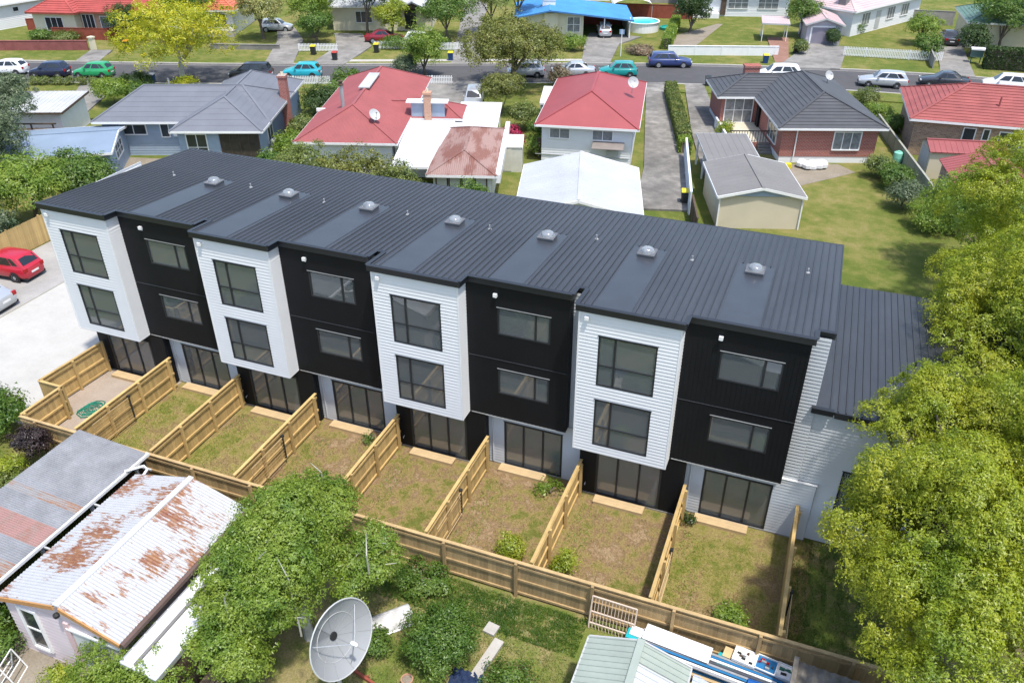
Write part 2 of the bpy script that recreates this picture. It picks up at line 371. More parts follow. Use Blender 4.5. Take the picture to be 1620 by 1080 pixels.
driveway([(12.9,60.6),(15.2,61.3),(20.0,43.5),(22.9,31.6),(23.2,29.9),(19.6,28.9),(18.3,37),(15.3,50)])
driveway([(16.6,61.4),(18.4,62),(21.4,52),(24.2,42),(25.4,41),(24.0,34),(22.6,38),(20.3,46)])
driveway([(-9.2,53.0),(-3.2,55.0),(.8,45.5),(.2,42),(-2.2,41.5),(-3.8,46)], OLDCONC)
driveway([(-41.5,40.6),(-37.5,41.8),(-33.2,33),(-30.5,28.5),(-33,27.5),(-36,33)], OLDCONC, .12)
for p in ([(-48.6,46.6),(-46,47.4),(-48.6,52.2),(-51,51.4)], [(-28.2,53.2),(-25.2,54.3),(-30.6,64.5),(-35.5,70),(-37.5,69),(-33,62.5)],
          [(-23.4,55),(-19.8,56.3),(-21.2,64.6),(-25.6,70),(-29,69),(-25,63)], [(-9,60.6),(-5.8,61.8),(-11,72),(-17,90),(-21,99),(-24,98),(-19,86)],
          [(4.4,65.8),(7.3,66.9),(5.9,76),(7.4,80.6),(.9,80.6),(1.6,76)], [(24.6,71.8),(31,73.1),(31.3,83.9),(26.6,84.5),(26.2,80)],
          [(40.9,74.5),(44.2,74.7),(43.8,92),(41.2,92)]): driveway(p, OLDCONC)
BRICKPATH = ground_mat('red_brick_path', [(.3, (.24,.13,.10)), (.7, (.36,.21,.16))], .5, 6, .3, .3)
driveway([(24.2,73.5),(25.6,74),(24.4,86.4),(21.9,85.8)], BRICKPATH, .13)
sheet('garden_path', [(9.9,80.2),(13.3,74.2),(14.2,74.4),(16.2,95.2),(15.2,95.2)][:3]+[(15.6,92),(14.9,92)], .02, BARE)
sheet('dirt_patch', [(26.5,36.6),(29.6,37.2),(33.6,41.8),(32.2,43.2),(27.2,41.2)], .016, BARE)
sheet('bare_strip', [(-22.5,24.2),(-18,25.4),(-15.6,23.6),(-17,19),(-21,19)], .014, BARE)

# ------------------------------------------------------------------ townhouse row
P = 8.087
zr = lambda y: 8.98-.078*y
TH = thing('townhouse_row', 'long three-storey row of townhouses clad in white and black boxes under a charcoal roof', 'building')
def rects_minus(a0, a1, b0, b1, ops):
    A = sorted({a0, a1, *[min(max(v, a0), a1) for o in ops for v in o[:2]]})
    out = []
    for i in range(len(A)-1):
        c = (A[i]+A[i+1])/2; cuts = sorted((o[2], o[3]) for o in ops if o[0] < c < o[1] and o[3] > b0 and o[2] < b1); b = b0
        for lo, hi in cuts:
            if lo > b: out.append((A[i], A[i+1], b, lo))
            b = max(b, hi)
        if b < b1: out.append((A[i], A[i+1], b, b1))
    return out
def boards(mb, f, a0, a1, b0, b1, ops, pitch, depth, horiz=True):
    """lapped cladding on the plane f(a,b,off); horiz: laps stacked along b (height), else grooves along a"""
    for (x0, x1, z0, z1) in rects_minus(a0, a1, b0, b1, ops):
        s0, s1 = (z0, z1) if horiz else (x0, x1); base = b0 if horiz else a0
        k = math.floor((s0-base)/pitch+1e-6)
        while base+k*pitch < s1-1e-4:
            c = base+k*pitch; lo, hi = max(c, s0), min(c+pitch, s1); o0, o1 = depth*(1-(lo-c)/pitch), depth*(1-(hi-c)/pitch)
            if horiz:
                mb.add([f(x0,lo,o0), f(x1,lo,o0), f(x1,hi,o1), f(x0,hi,o1), f(x0,lo,0), f(x1,lo,0)], [(0,1,2,3),(4,5,1,0)])
            else:
                mb.add([f(lo,z0,o0), f(hi,z0,o1), f(hi,z1,o1), f(lo,z1,o0), f(lo,z0,0), f(lo,z1,0)], [(0,1,2,3),(4,0,3,5)])
            k += 1
fr = lambda y: (lambda a, b, o: (a, y-o, b))           # facing -y
rt = lambda x: (lambda a, b, o: (x+o, a, b))           # facing +x
lf = lambda x: (lambda a, b, o: (x-o, a, b))           # facing -x
BP, BD = .140, .022
def framed(parent, name, x0, x1, z0, z1, y, vm=(), hm=(), reveal=None, fw=.055, sill=False):
    """aluminium joinery in an opening facing -y; panes are sub-parts"""
    f = MB()
    f.box(x0, x0+fw, y-.02, y+.08, z0, z1); f.box(x1-fw, x1, y-.02, y+.08, z0, z1)
    f.box(x0+fw, x1-fw, y-.02, y+.08, z0, z0+fw); f.box(x0+fw, x1-fw, y-.02, y+.08, z1-fw, z1)
    xs = [x0+fw]+list(vm)+[x1-fw]; zs = [z0+fw]+list(hm)+[z1-fw]
    for v in vm: f.box(v-.035, v+.035, y-.012, y+.07, z0+fw, z1-fw)
    for q, h in enumerate(hm):
        for i in range(len(xs)-1): f.box(xs[i]+(.035 if i else 0), xs[i+1]-(.035 if i < len(xs)-2 else 0), y-.008, y+.06, h-.022, h+.022)
    o = f.build(name, FRAME, parent)
    for i in range(len(xs)-1):
        for j in range(len(zs)-1): B(xs[i], xs[i+1], y+.028, y+.036, zs[j], zs[j+1]).build('pane', GLASS, o)
    B(x0-.03, x1+.03, y-.045, y-.021, z1+.003, z1+.022).build('head_flashing', FRAME if not sill else METAL, o)
    if reveal:
        r = MB(); r.box(x0, x0+.02, y+.09, y+.3, z0, z1); r.box(x1-.02, x1, y+.09, y+.3, z0, z1); r.box(x0+.02, x1-.02, y+.09, y+.3, z0, z0+.03); r.box(x0+.02, x1-.02, y+.09, y+.3, z1-.02, z1)
        r.build('reveal', WHITE, o)
    return o
_rp = random.Random(21)
def room(x0, x1, y0, y1, z0, z1):
    m = MB(); m.add([(x0,y0,z0),(x1,y0,z0),(x1,y1,z0),(x0,y1,z0),(x0,y0,z1),(x1,y0,z1),(x1,y1,z1),(x0,y1,z1)], [(4,7,6,5),(1,5,6,2),(2,6,7,3),(3,7,4,0)])
    o = m.build('room', INWALL, TH); MB().poly([(x0,y0,z0),(x1,y0,z0),(x1,y1,z0),(x0,y1,z0)]).build('room_floor', INFLOOR, o)
    px = x0+(x1-x0)*_rp.uniform(.25,.75); py = y0+(y1-y0)*_rp.uniform(.15,.6); B(px, px+.1, py, y1-.01, z0+.01, z1-.01).build('room_partition', INWALL, o)
    if _rp.random() < .3: B(x0+.5, x0+.5+_rp.uniform(.3,.7), y0+.12, y0+.16, z0+.3, z1-.15).build('curtain', WHITE, o)
TIMB = M_('bare_timber_stairs', (.42,.29,.15), .7, .15, 3)
for i in range(4):
    X = i*P; L = X+P
    w1, w2 = X+.7185, X+2.784; b1, b2 = X+4.773, X+6.834; d1, d2 = X+4.838, X+7.3365; e1, e2 = X+.769, X+3.327
    WO = [(w1,w2,3.11,5.19),(w1,w2,5.81,7.88)]; BO = [(b1,b2,3.946,5.108),(b1,b2,6.644,7.806)]
    # white projecting bay
    mb = MB(); boards(mb, fr(0), X, X+3.51, 2.75, zr(0)-.16, WO, BP, BD); boards(mb, rt(X+3.51), 0, .67, 2.75, zr(.3)-.16, [], BP, BD)
    boards(mb, lf(X), 0, 1.35 if i else 6, 2.75, zr(.6)-.16, [], BP, BD)
    bay = mb.build('weatherboard_bay', WHITEB, TH, 'stuff')
    m = MB(); m.box(X+.01, X+3.50, .0, .66, 2.70, 2.752); m.build('bay_soffit', WHITE, TH)
    for a in (X-.005, X+3.515): B(a-.028, a+.028, -.03, .012, 2.74, zr(0)-.17).build('corner_trim', WHITE, TH)
    # black box and black ground floor
    mb = MB(); boards(mb, fr(.67), X+3.51, X+7.54, 2.77, zr(.67)-.14, BO, .165, .014, False); boards(mb, rt(X+7.54), .67, 1.35, 2.77, zr(1)-.14, [], .165, .014, False)
    boards(mb, fr(.67), X+.1, X+4.16, 0.06, 2.765, [(e1,e2,.08,2.3)], .165, .014, False)
    boards(mb, rt(X+4.16), .67, 1.067, .06, 2.765, [], .2, .014, False); boards(mb, lf(X+.1), .67, 1.067, .06, 2.765, [], .2, .014, False)
    mb.build('vertical_cladding', BLACKCLAD, TH, 'stuff')
    B(X+4.17, X+7.53, .68, 1.30, 2.70, 2.768).build('box_soffit', WHITE, TH)
    B(X+3.52, X+7.53, .644, .668, 5.505, 5.523).build('cladding_flashing', FLASH, TH); B(X+3.60, X+7.55, .636, .668, 2.748, 2.772).build('cladding_flashing', METAL, TH)
    # recessed strip and white ground floor
    xe = L+.1 if i < 3 else L+.68
    mb = MB(); boards(mb, fr(1.15), X+7.54, L+(.0 if i < 3 else .02), 2.6, zr(1.25)-.16, [], BP, BD)
    boards(mb, fr(1.067), X+4.16, xe, .06, 2.72, [(d1,d2,.08,2.3)], BP, BD)
    if i == 3: boards(mb, rt(xe), 1.067, 3, .06, 2.75, [], BP, BD)
    mb.build('recessed_weatherboard', GREYB, TH, 'stuff')
    if i == 3: B(X+7.54, xe+.03, 1.035, 1.14, 2.70, 2.722).build('ledge_flashing', WHITE, TH)
    B(X+.08, X+4.18, .63, .70, 0, .065).build('plinth', OLDCONC, TH); B(X+4.18, xe, 1.03, 1.10, 0, .065).build('plinth', OLDCONC, TH)
    # joinery
    for z0, z1 in ((3.11,5.19),(5.81,7.88)):
        framed(TH, 'window', w1, w2, z0, z1, .0, vm=(w1+.60,), hm=(z0+.86,), reveal=True)
    for z0, z1 in ((3.946,5.108),(6.644,7.806)):
        framed(TH, 'window', b1, b2, z0, z1, .67, vm=(b1+1.49,), reveal=True, sill=True)
    for a, b, y in ((e1,e2,.67),(d1,d2,1.067)):
        framed(TH, 'sliding_door', a, b, .08, 2.3, y, vm=(a+(b-a)/3, a+2*(b-a)/3), fw=.075)
    # rooms behind the glass
    for z0, z1 in ((2.80,5.36),(5.52,8.10)):
        room(X+.16, X+3.48, .32, 3.1, z0, z1); room(X+3.66, X+7.40, .98, 3.8, z0, z1)
    room(X+.2, X+4.05, .78, 3.2, .09, 2.62); room(X+4.25, X+7.95, 1.18, 3.6, .09, 2.62)
    for (sx, sy) in ((X+2.6,2.2),(X+6.1,2.6)):                      # stair flight seen through the lower glazing
        if i in (0, 2):
            s = MB()
            for k in range(9): s.box(sx-.45, sx+.45, sy+k*.24, sy+k*.24+.26, 2.80+k*.18, 2.84+k*.18)
            s.build('stair', TIMB, TH)
    if i == 3:                                                       # blinds in the top right window
        for k in range(26): B(b1+.06, b2-.06, .92, .955, 6.72+k*.04, 6.728+k*.04).build('blind_slat', WHITE, TH)
    # lights and taps
    for (lx, ly, lz) in ((X+4.72,.67,8.33),(X+.28,.0,8.52)):
        m = MB(); m.box(lx-.07, lx+.07, ly-.14, ly-.02, lz-.06, lz+.07); m.box(lx-.03, lx+.03, ly-.03, ly+.0, lz-.14, lz-.06); m.build('wall_light', WHITE, TH)
    m = MB(); m.tube([(X+.38,.66,.55),(X+.38,.58,.56),(X+.38,.54,.50)], .022, 6); m.build('garden_tap', METAL, TH)
    m = MB(); m.tube([(X+4.35,1.03,0.1),(X+4.35,1.03,2.68)], .035, 8); m.build('downpipe', GREYB, TH)
# solid rear, ends
m = MB(); m.box(0, 4*P, 5.0, 9.45, 0, 8.2); m.box(.01, .14, .75, 5.0, 0, 8.3); m.box(4*P-.12, 4*P, 1.4, 5.0, 0, 8.4); m.build('rear_wall', GREYB, TH)
m = MB()
for i in range(8): m.box(i*P/2+.02*(i == 0)-.08*(i > 0), i*P/2+.08, 1.5, 4.98, 0, 8.3)
m.build('party_wall', INWALL, TH)
# main roof
YF = lambda x: 9.6 if x > 4*P+.1 else (-.10 if (x-int(max(x,0)/P)*P) < 3.62 or (x % P) > P-.1 else (.57 if x % P < 7.62 else 1.25))
out = []
for i in range(4):
    X = i*P; xl = X-.10; out += [(xl,-.10),(X+3.62,-.10),(X+3.62,.57),(X+7.63,.57),(X+7.63,1.25)]
    out += [((i+1)*P-.10,1.25)] if i < 3 else [(4*P+.10,1.25)]
rear = 9.6
poly = out+[(4*P+.10,rear),(-.10,rear)]
roof = MB().slab([(x,y,zr(y)) for x,y in poly], .05).build('roof', ROOFM, TH)
fm = MB()
for k in range(len(out)-1):
    a, b = out[k], out[k+1]; d = Vector((b[0]-a[0], b[1]-a[1])).normalized()*.02
    e0 = Vector((a[0],a[1],zr(a[1])-.10)); e1_ = Vector((b[0],b[1],zr(b[1])-.10))
    fm.beam(e0-Vector((d.x,d.y,0)), e1_+Vector((d.x,d.y,0)), .05, .23); fm.beam(e0+Vector((0,0,.135)), e1_+Vector((0,0,.135)), .16, .025)
fm.beam((-.1,-.1,zr(-.1)-.08),(-.1,rear,zr(rear)-.08),.05,.2); fm.beam((4*P+.1,1.25,zr(1.25)-.08),(4*P+.1,rear,zr(rear)-.08),.05,.2)
fm.build('fascia', DARK, roof)
gm = MB(); gm.box(-.1, 4*P+.1, rear, rear+.14, zr(rear)-.16, zr(rear)-.02); gm.build('gutter', DARK, roof)
SKX = [4.93+4.085*k for k in range(7)]; RIBS = {}
x = 0.02
while x < 4*P+.05:
    y0 = YF(x)+.03; s = [c for c in SKX if abs(c-x) < .66]
    if s: y0 = 5.98
    key = round(y0,2)
    if key not in RIBS:
        mb = MB(); w = .030; y1 = rear-.02
        mb.add([(-w,y0,zr(y0)),(-w*.5,y0,zr(y0)+.042),(w*.5,y0,zr(y0)+.042),(w,y0,zr(y0)),(-w,y1,zr(y1)),(-w*.5,y1,zr(y1)+.042),(w*.5,y1,zr(y1)+.042),(w,y1,zr(y1))], [(0,1,5,4),(1,2,6,5),(2,3,7,6),(0,3,2,1)])
        me = bpy.data.meshes.new('rib'); me.from_pydata(mb.v, [], mb.f); me.materials.append(ROOFM); RIBS[key] = me
    put('rib', RIBS[key], roof, loc=(x,0,0)); x += .2535
ACRY = M_('acrylic_dome', (.24,.26,.28), .10, .3, 4, spec=1.0); CURB = M_('dull_grey_curb', (.13,.135,.145), .5, .15)
for c in SKX:
    y0 = YF(c)+.02; y = 5.25
    MB().slab([(c-.66,y0,zr(y0)+.014),(c+.66,y0,zr(y0)+.014),(c+.66,5.95,zr(5.95)+.014),(c-.66,5.95,zr(5.95)+.014)], .012).build('skylight_flashing', FLASH, roof)
    z = zr(y); m = MB(); m.box(c-.31, c+.31, y-.31, y+.31, z-.08, z+.13); m.box(c-.345, c+.345, y-.345, y+.345, z+.13, z+.165); sk = m.build('skylight', CURB, TH)
    m = MB(); m.lathe([(.27,.0),(.265,.07),(.22,.14),(.13,.18),(.0,.195)], 20, (c,y,z+.165)); m.build('dome', ACRY, sk, smooth=True)
    m = MB(); m.lathe([(.285,.166),(.285,.19),(.27,.19)], 20, (c,y,z)); m.build('collar', METAL, sk)
PALEPIPE = M_('pale_grey_pipe', (.30,.31,.32), .5, .1)
for c, y in ((2.32,5.56),(6.68,5.61),(10.85,5.23),(14.88,5.41),(18.74,5.28),(23.09,6.06),(27.06,5.49),(31.28,6.09)):
    z = zr(y); m = MB(); m.lathe([(.09,-.01),(.07,.025),(.03,.045),(.027,.17),(.036,.18),(.0,.20)], 10, (c,y,z)); m.build('vent_pipe', PALEPIPE, TH)
# lower wing at the right end
zw = lambda y: 5.97-.045*(y-1.35)
mb = MB(); boards(mb, fr(1.21), 4*P+.02, 41.5, 0.06, zw(1.35)-.16, [(33.75,35.4,1.5,3.55),(37.6,39.4,1.5,3.55),(33.3,35.6,.06,.061)], BP, BD); boards(mb, rt(41.5), 1.21, 11, .06, 5.4, [], BP, BD)
mb.build('wing_weatherboard', GREYB, TH, 'stuff')
m = MB(); m.box(4*P+.02, 41.4, 5, 11.3, 0, 5.3); m.build('wing_rear_wall', GREYB, TH)
framed(TH, 'window', 33.75, 35.4, 1.5, 3.55, 1.21, vm=(34.5,), hm=(2.2,), reveal=True); framed(TH, 'window', 37.6, 39.4, 1.5, 3.55, 1.21, vm=(38.4,), reveal=True)
room(33.2, 41, 1.7, 4.8, .3, 5.0)
wr = MB().slab([(4*P+.02,1.12,zw(1.12)),(41.7,1.12,zw(1.12)),(41.7,11.6,zw(11.6)),(4*P+.02,11.6,zw(11.6))], .05).build('wing_roof', ROOFM, TH)
m = MB(); m.beam((4*P+.66,1.10,zw(1.3)-.10),(41.7,1.10,zw(1.3)-.10),.05,.24); m.beam((4*P-.1,1.04,zw(1.3)-.02),(4*P+.62,1.04,zw(1.3)-.02),.08,.22); m.beam((4*P-.1,1.04,zw(1.3)+.10),(4*P+.62,1.04,zw(1.3)+.10),.17,.03); m.build('fascia', DARK, wr)
mb = MB(); y0, y1, w = 1.15, 11.58, .03
mb.add([(-w,y0,zw(y0)),(-w*.5,y0,zw(y0)+.042),(w*.5,y0,zw(y0)+.042),(w,y0,zw(y0)),(-w,y1,zw(y1)),(-w*.5,y1,zw(y1)+.042),(w*.5,y1,zw(y1)+.042),(w,y1,zw(y1))], [(0,1,5,4),(1,2,6,5),(2,3,7,6),(0,3,2,1)])
me = bpy.data.meshes.new('rib'); me.from_pydata(mb.v, [], mb.f); me.materials.append(ROOFM)
x = 4*P+.5
while x < 41.6: put('rib', me, wr, loc=(x,0,0)); x += .2535
m = MB(); m.lathe([(.12,-.01),(.09,.03),(.04,.05),(.04,.3),(0,.31)], 10, (35.6,5.2,zw(5.2))); m.build('vent_pipe', DARK, TH)
# timber steps at the doors
NUM = ['first','second','third','fourth','fifth','sixth','seventh','eighth']
for k in range(8):
    X = (k//2)*P; x0, y0 = (X+.85, .10) if k % 2 == 0 else (X+4.75, .50)
    s = thing('timber_step', 'low pale timber step at the %s sliding door from the left end of the row' % NUM[k], 'step', (x0, y0, 0), 0, 'timber steps at the sliding doors')
    for q in range(3): B(0, 2.0, q*.145, q*.145+.14, .13, .17).build('tread_board', STEPW, s)
    m = MB(); m.box(0.02, 1.98, .005, .03, 0, .129); m.box(.02,.07,.03,.40,0,.129); m.box(1.93,1.98,.03,.40,0,.129); m.build('riser', STEPW, s)

# ------------------------------------------------------------------ paling fences
def _mesh(name, mb, m):
    me = bpy.data.meshes.new(name); me.from_pydata([tuple(v) for v in mb.v], [], mb.f); me.materials.append(m); return me
_PAL = {}
def paling_fence(label, p, q, h=1.65, side=1, m=PINE, post=2.4, first=.05, cap=True, group='paling fences round the new yards', pitch=.152, rails=(.0, .48, .97), jit=.012):
    """side=+1: rails and posts on the left of p->q, -1 on the right"""
    p, q = Vector((p[0],p[1],0)), Vector((q[0],q[1],0)); d = q-p; Ln = d.length; a = math.atan2(d.y, d.x)
    t = thing('paling_fence', label, 'fence', p, a, group); rnd = random.Random(int(Ln*1000)+len(label))
    key = (round(h,2), m.name)
    if key not in _PAL: _PAL[key] = _mesh('paling', B(0, .146, -.010, .010, .04, h-.02), m)
    k = 0
    while k*pitch < Ln-.14:
        put('paling', _PAL[key], t, loc=(k*pitch+rnd.uniform(-.002,.002), rnd.uniform(-.003,.003), rnd.uniform(-jit,0))); k += 1
    for r in rails:
        z = .14+r*(h-.30); B(0, Ln, side*.012 if side > 0 else -.062, .062 if side > 0 else -.012, z-.045, z+.045).build('rail', m, t)
    x = first; pm = _mesh('post', B(0, .1, .064 if side > 0 else -.164, .164 if side > 0 else -.064, 0, h+.0), m)
    while x < Ln-.05: put('post', pm, t, loc=(x,0,0)); x += post
    if cap: B(-.01, Ln+.01, -.075 if side < 0 else -.045, .045 if side < 0 else .075, h-.018, h+.020).build('cap', m, t)
    return t
FX = [.30, 4.36, 8.26, 12.28, 16.36, 20.45, 24.42, 28.50, 32.55]
paling_fence('short paling fence at the left end of the row beside the pale concrete', (.30,.60), (.12,-2.93), 1.65, 1, post=1.7, first=.06)
paling_fence('short return of paling fence jutting in from the concrete at the leftmost yard', (.12,-2.98), (1.42,-2.98), 1.65, 1, post=1.15)
paling_fence('short paling fence closing the gravel yard beside the purple shrub', (1.42,-3.05), (1.42,-5.1), 1.65, 1, post=1.85)
for k in range(1, 9):
    y0 = .62 if k % 2 == 0 else .62
    if k == 8: y0 = 1.0
    paling_fence('paling fence dividing the %s and %s yards from the left' % (NUM[k-1], NUM[k]) if k < 8 else 'paling fence at the right end of the yards beside the big tree',
                 (FX[k], y0), (FX[k], -5.05), 1.68, 1, post=1.85, first=.25)
paling_fence('long brown paling fence running along the back of all the yards', (1.42,-5.15), (37.6,-5.10), 1.60, -1, PINE2, 2.7, .86)
paling_fence('tall pale paling fence behind the parked red hatchback', (-14.3,-4), (-14.3,16), 1.85, 1, PINE, 2.4, group='paling fences by the parking area', cap=False)
# folding clotheslines on the yard fences
for k, y in ((1,-2.3),(3,-2.2),(5,-2.5),(7,-2.6),(8,-3.0)):
    t = thing('folding_clothesline', 'folded clothesline with black bracket hung on the fence between the %s and %s yards' % (NUM[k-1], NUM[k]) if k < 8 else 'folded clothesline hung on the fence at the right end of the yards', 'clothesline', (FX[k]+.20, y, 0), 0, 'clotheslines folded against the yard fences')
    m = MB(); m.box(-.02,.04,-.025,.025,.35,1.52); m.box(-.05,.06,-.06,.06,1.44,1.54); m.build('bracket', FRAME, t)
    f = MB(); f.beam((.03,-.05,1.45),(.03,-2.1,1.45),.02,.02); f.beam((.03,-2.1,1.45),(.03,-2.1,.35),.02,.02); f.beam((.03,-2.1,.35),(.03,-.05,.35),.02,.02); f.build('frame', STEPW, t)
    for j in range(6): MB().beam((.03,-.05,.50+j*.155),(.03,-2.08,.50+j*.155),.007,.007).build('line', STEPW, t)
# ------------------------------------------------------------------ neighbouring houses
REDPAINT = M_('red_painted_iron', (.29, .082, .080), .5, .10, .6, 5)
REDTILE = M_('red_concrete_tile', (.30, .085, .078), .7, .16, .8, 10)
FARRED = M_('bright_red_tile', (.37, .075, .065), .7, .16, .8, 10)
ORANGETILE = M_('orange_red_tile', (.55, .16, .09), .7, .16, .8, 10)
DARKTILE = M_('charcoal_roof_tile', (.072, .075, .082), .6, .15, .8, 10)
BLUEGREY = M_('blue_grey_membrane', (.150, .160, .185), .6, .09, .5, 6)
BLUEWALL = M_('blue_grey_weatherboard', (.30, .37, .46), .6, .07)
WHITEIRON = M_('white_roof_iron', (.66, .67, .69), .5, .05, .4)
PALEIRON = M_('pale_grey_iron', (.44, .45, .45), .55, .10, .5)
GREYIRON = M_('grey_membrane', (.185, .178, .172), .7, .07, .6)
PINKIRON = M_('faded_pink_iron', (.52, .40, .40), .6, .10, .6)
BLUEIRON = M_('bright_blue_iron', (.07, .28, .60), .45, .12, .5)
GREENIRON = M_('dull_green_iron', (.11, .19, .15), .55, .15, .6)
CREAM = M_('cream_render', (.66, .60, .44), .75, .06)
BEIGE = M_('beige_fibre_cement', (.60, .53, .40), .75, .05, .7)
REDSTAIN = M_('red_stained_timber', (.26, .065, .04), .75, .2, 1.5)
REDBLOCK = M_('faded_red_block', (.27, .09, .085), .85, .2, 1.2)
BRICK = brick_mat('red_brick', (.34, .09, .06), (.26, .065, .05), (.36, .28, .25))
MIXBRICK = brick_mat('mottled_brown_brick', (.40, .25, .15), (.20, .12, .08), (.38, .33, .28))
ORBRICK = brick_mat('orange_brick', (.50, .27, .17), (.42, .21, .13), (.45, .38, .32))
RUSTROOF = rust_mat('faded_rusty_iron', (.29, .185, .16), ((.20, .085, .06), (.17, .075, .06)), .50, (1.2, .3, 1), (9, .6, 1))
TIMBDARK = M_('dark_weathered_timber', (.10, .07, .05), .85, .3, 2)
def house(name, label, loc, rot, cat='house', group='houses around the townhouses'):
    return thing(name, label, cat, (loc[0], loc[1], 0), R(rot), group)
def wallbox(H, x0, x1, y0, y1, z0, z1, m, name='wall'): return B(x0, x1, y0, y1, z0, z1).build(name, m, H)
def lapwall(H, x0, x1, y0, y1, z0, z1, m, pitch=.19, faces='fr', name='wall'):
    mb = MB(); mb.box(x0, x1, y0, y1, z0, z1)
    if 'f' in faces: boards(mb, fr(y0-.002), x0, x1, z0, z1, [], pitch, .022)
    if 'r' in faces: boards(mb, rt(x1+.002), y0, y1, z0, z1, [], pitch, .022)
    if 'l' in faces: boards(mb, lf(x0-.002), y0, y1, z0, z1, [], pitch, .022)
    return mb.build(name, m, H)
def gable_tri(H, x0, x1, y, z, rise, m, t=.06, name='gable'):
    mb = MB(); c = (x0+x1)/2
    mb.add([(x0,y,z),(x1,y,z),(c,y,z+rise),(x0,y+t,z),(x1,y+t,z),(c,y+t,z+rise)], [(0,1,2),(5,4,3),(0,2,5,3),(1,4,5,2),(0,3,4,1)]); return mb.build(name, m, H)
def chimney(H, x, y, w, d, z0, z1, m, pots=1):
    mb = MB(); mb.box(x-w/2, x+w/2, y-d/2, y+d/2, z0, z1-.16); mb.box(x-w/2-.06, x+w/2+.06, y-d/2-.06, y+d/2+.06, z1-.16, z1); c = mb.build('chimney', m, H)
    for k in range(pots): q = MB(); q.lathe([(.11,0),(.10,.25),(.07,.25),(.07,.02)], 10, (x+(k-(pots-1)/2)*.35, y, z1)); q.build('chimney_pot', CREAM, c)
def dish(H, p, d, r=.4, pole=.7):
    c = Vector(p); d = Vector(d).normalized(); a = d.orthogonal().normalized(); b = d.cross(a); mb = MB()
    vs = [c]; fs = []; n = 18
    for j in (1, 2, 3):
        rr = r*j/3; vs += [c+(a*math.cos(2*math.pi*k/n)+b*math.sin(2*math.pi*k/n))*rr+d*(.35*r*(j/3)**2) for k in range(n)]
    fs += [(0,1+k,1+(k+1)%n) for k in range(n)]
    for j in (0, 1): fs += [(1+j*n+k,1+(j+1)*n+k,1+(j+1)*n+(k+1)%n,1+j*n+(k+1)%n) for k in range(n)]
    mb.add(vs, fs); o = mb.build('satellite_dish', PALEIRON, H, smooth=True)
    q = MB(); q.tube([c, c-Vector((0,0,pole))], .03, 6); q.tube([c-b*r*.9+d*.3*r, c+d*r*1.0], .018, 5); q.box(c.x+d.x*r-.05, c.x+d.x*r+.05, c.y+d.y*r-.05, c.y+d.y*r+.05, c.z+d.z*r-.05, c.z+d.z*r+.05); q.build('dish_mount', METAL, o)

# blue-grey weatherboard house
H = house('weatherboard_house', 'blue-grey weatherboard house with a grey hipped roof and tall brick chimney', (-22.8,23.8), 21)
lapwall(H, .5, 13.5, .6, 8.2, 0, 2.9, BLUEWALL, .2, 'fr'); lapwall(H, 7.3, 13.5, -1.8, 11.6, 0, 2.88, BLUEWALL, .2, 'frl')
pl, *_ = hip_planes(0, 14, 0, 8.2, 2.9, 1.75, 'x', 3.0, 3.0); add_roof(H, pl, BLUEGREY, 'tile', .6, .012, fm=WHITE)
pl, *_ = hip_planes(6.9, 14, -2.3, 12.1, 2.905, 1.70, 'y', 3.3, 3.3); add_roof(H, pl, BLUEGREY, 'tile', .6, .012, fm=WHITE, name='wing_roof')
win(H, 2.9, .58, 1.75, 2.0, .75, '-y', 2); win(H, 5.4, .58, 1.55, .6, 1.0, '-y', 1); win(H, 6.85, .58, 1.5, .7, 1.1, '-y', 1)
win(H, 8.7, -1.82, .5, 1.5, 2.0, '-y', 2, 2, name='french_door'); win(H, 12.0, -1.82, .3, 2.9, 2.35, '-y', 4, 1, fm=TIMBDARK, gm=M_('brown_shutter', (.055,.045,.035), .6, .4, 3), name='glazed_porch')
win(H, 13.52, 1.2, 1.0, 1.4, 1.2, '+x', 2)
chimney(H, 13.8, 6.0, .6, .75, 0, 4.95, BRICK, 1)
B(6.05, 6.4, .42, .58, 1.6, 2.1).build('meter_box', WHITE, H); B(13.55, 13.95, -.6, .2, 0, .75).build('heat_pump', PALEIRON, H)
m = MB(); m.lathe([(.28,0),(.28,1.25),(.22,1.35),(0,1.36)], 12, (13.9,1.9-1.4,0)); m.build('gas_bottle', METAL, H)
m = MB(); m.tube([(4.6,5.2,4.3),(4.6,5.2,4.9)], .05, 6); m.build('vent_pipe', METAL, H)
# blue roofed garage
H = house('blue_roof_garage', 'low pale-blue garage with louvred window and shallow gable roof at far left', (-21.4,17.6), 33, 'garage')
lapwall(H, .2, 4.4, .3, 6.6, 0, 2.3, BLUEWALL, .2, 'fr')
pl, *_ = hip_planes(-4.4, 4.7, 0, 6.8, 2.32, .62, 'x', gable0=True, gable1=True); add_roof(H, pl, M_('pale_blue_membrane', (.20,.26,.34), .6, .08, .5), 'flat', .5, .01, fm=WHITE)
mb = MB(); mb.add([(4.42,.3,2.3),(4.42,6.6,2.3),(4.42,3.45,2.86),(4.36,.3,2.3),(4.36,6.6,2.3),(4.36,3.45,2.86)], [(0,1,2),(5,4,3)]); mb.build('gable', BLUEWALL, H)
wallbox(H, -4.2, .2, .3, 6.6, 0, 2.3, BLUEWALL, 'rear_wall')
win(H, 4.42, 3.2, 1.1, 2.2, 1.0, '+x', 3, 2)
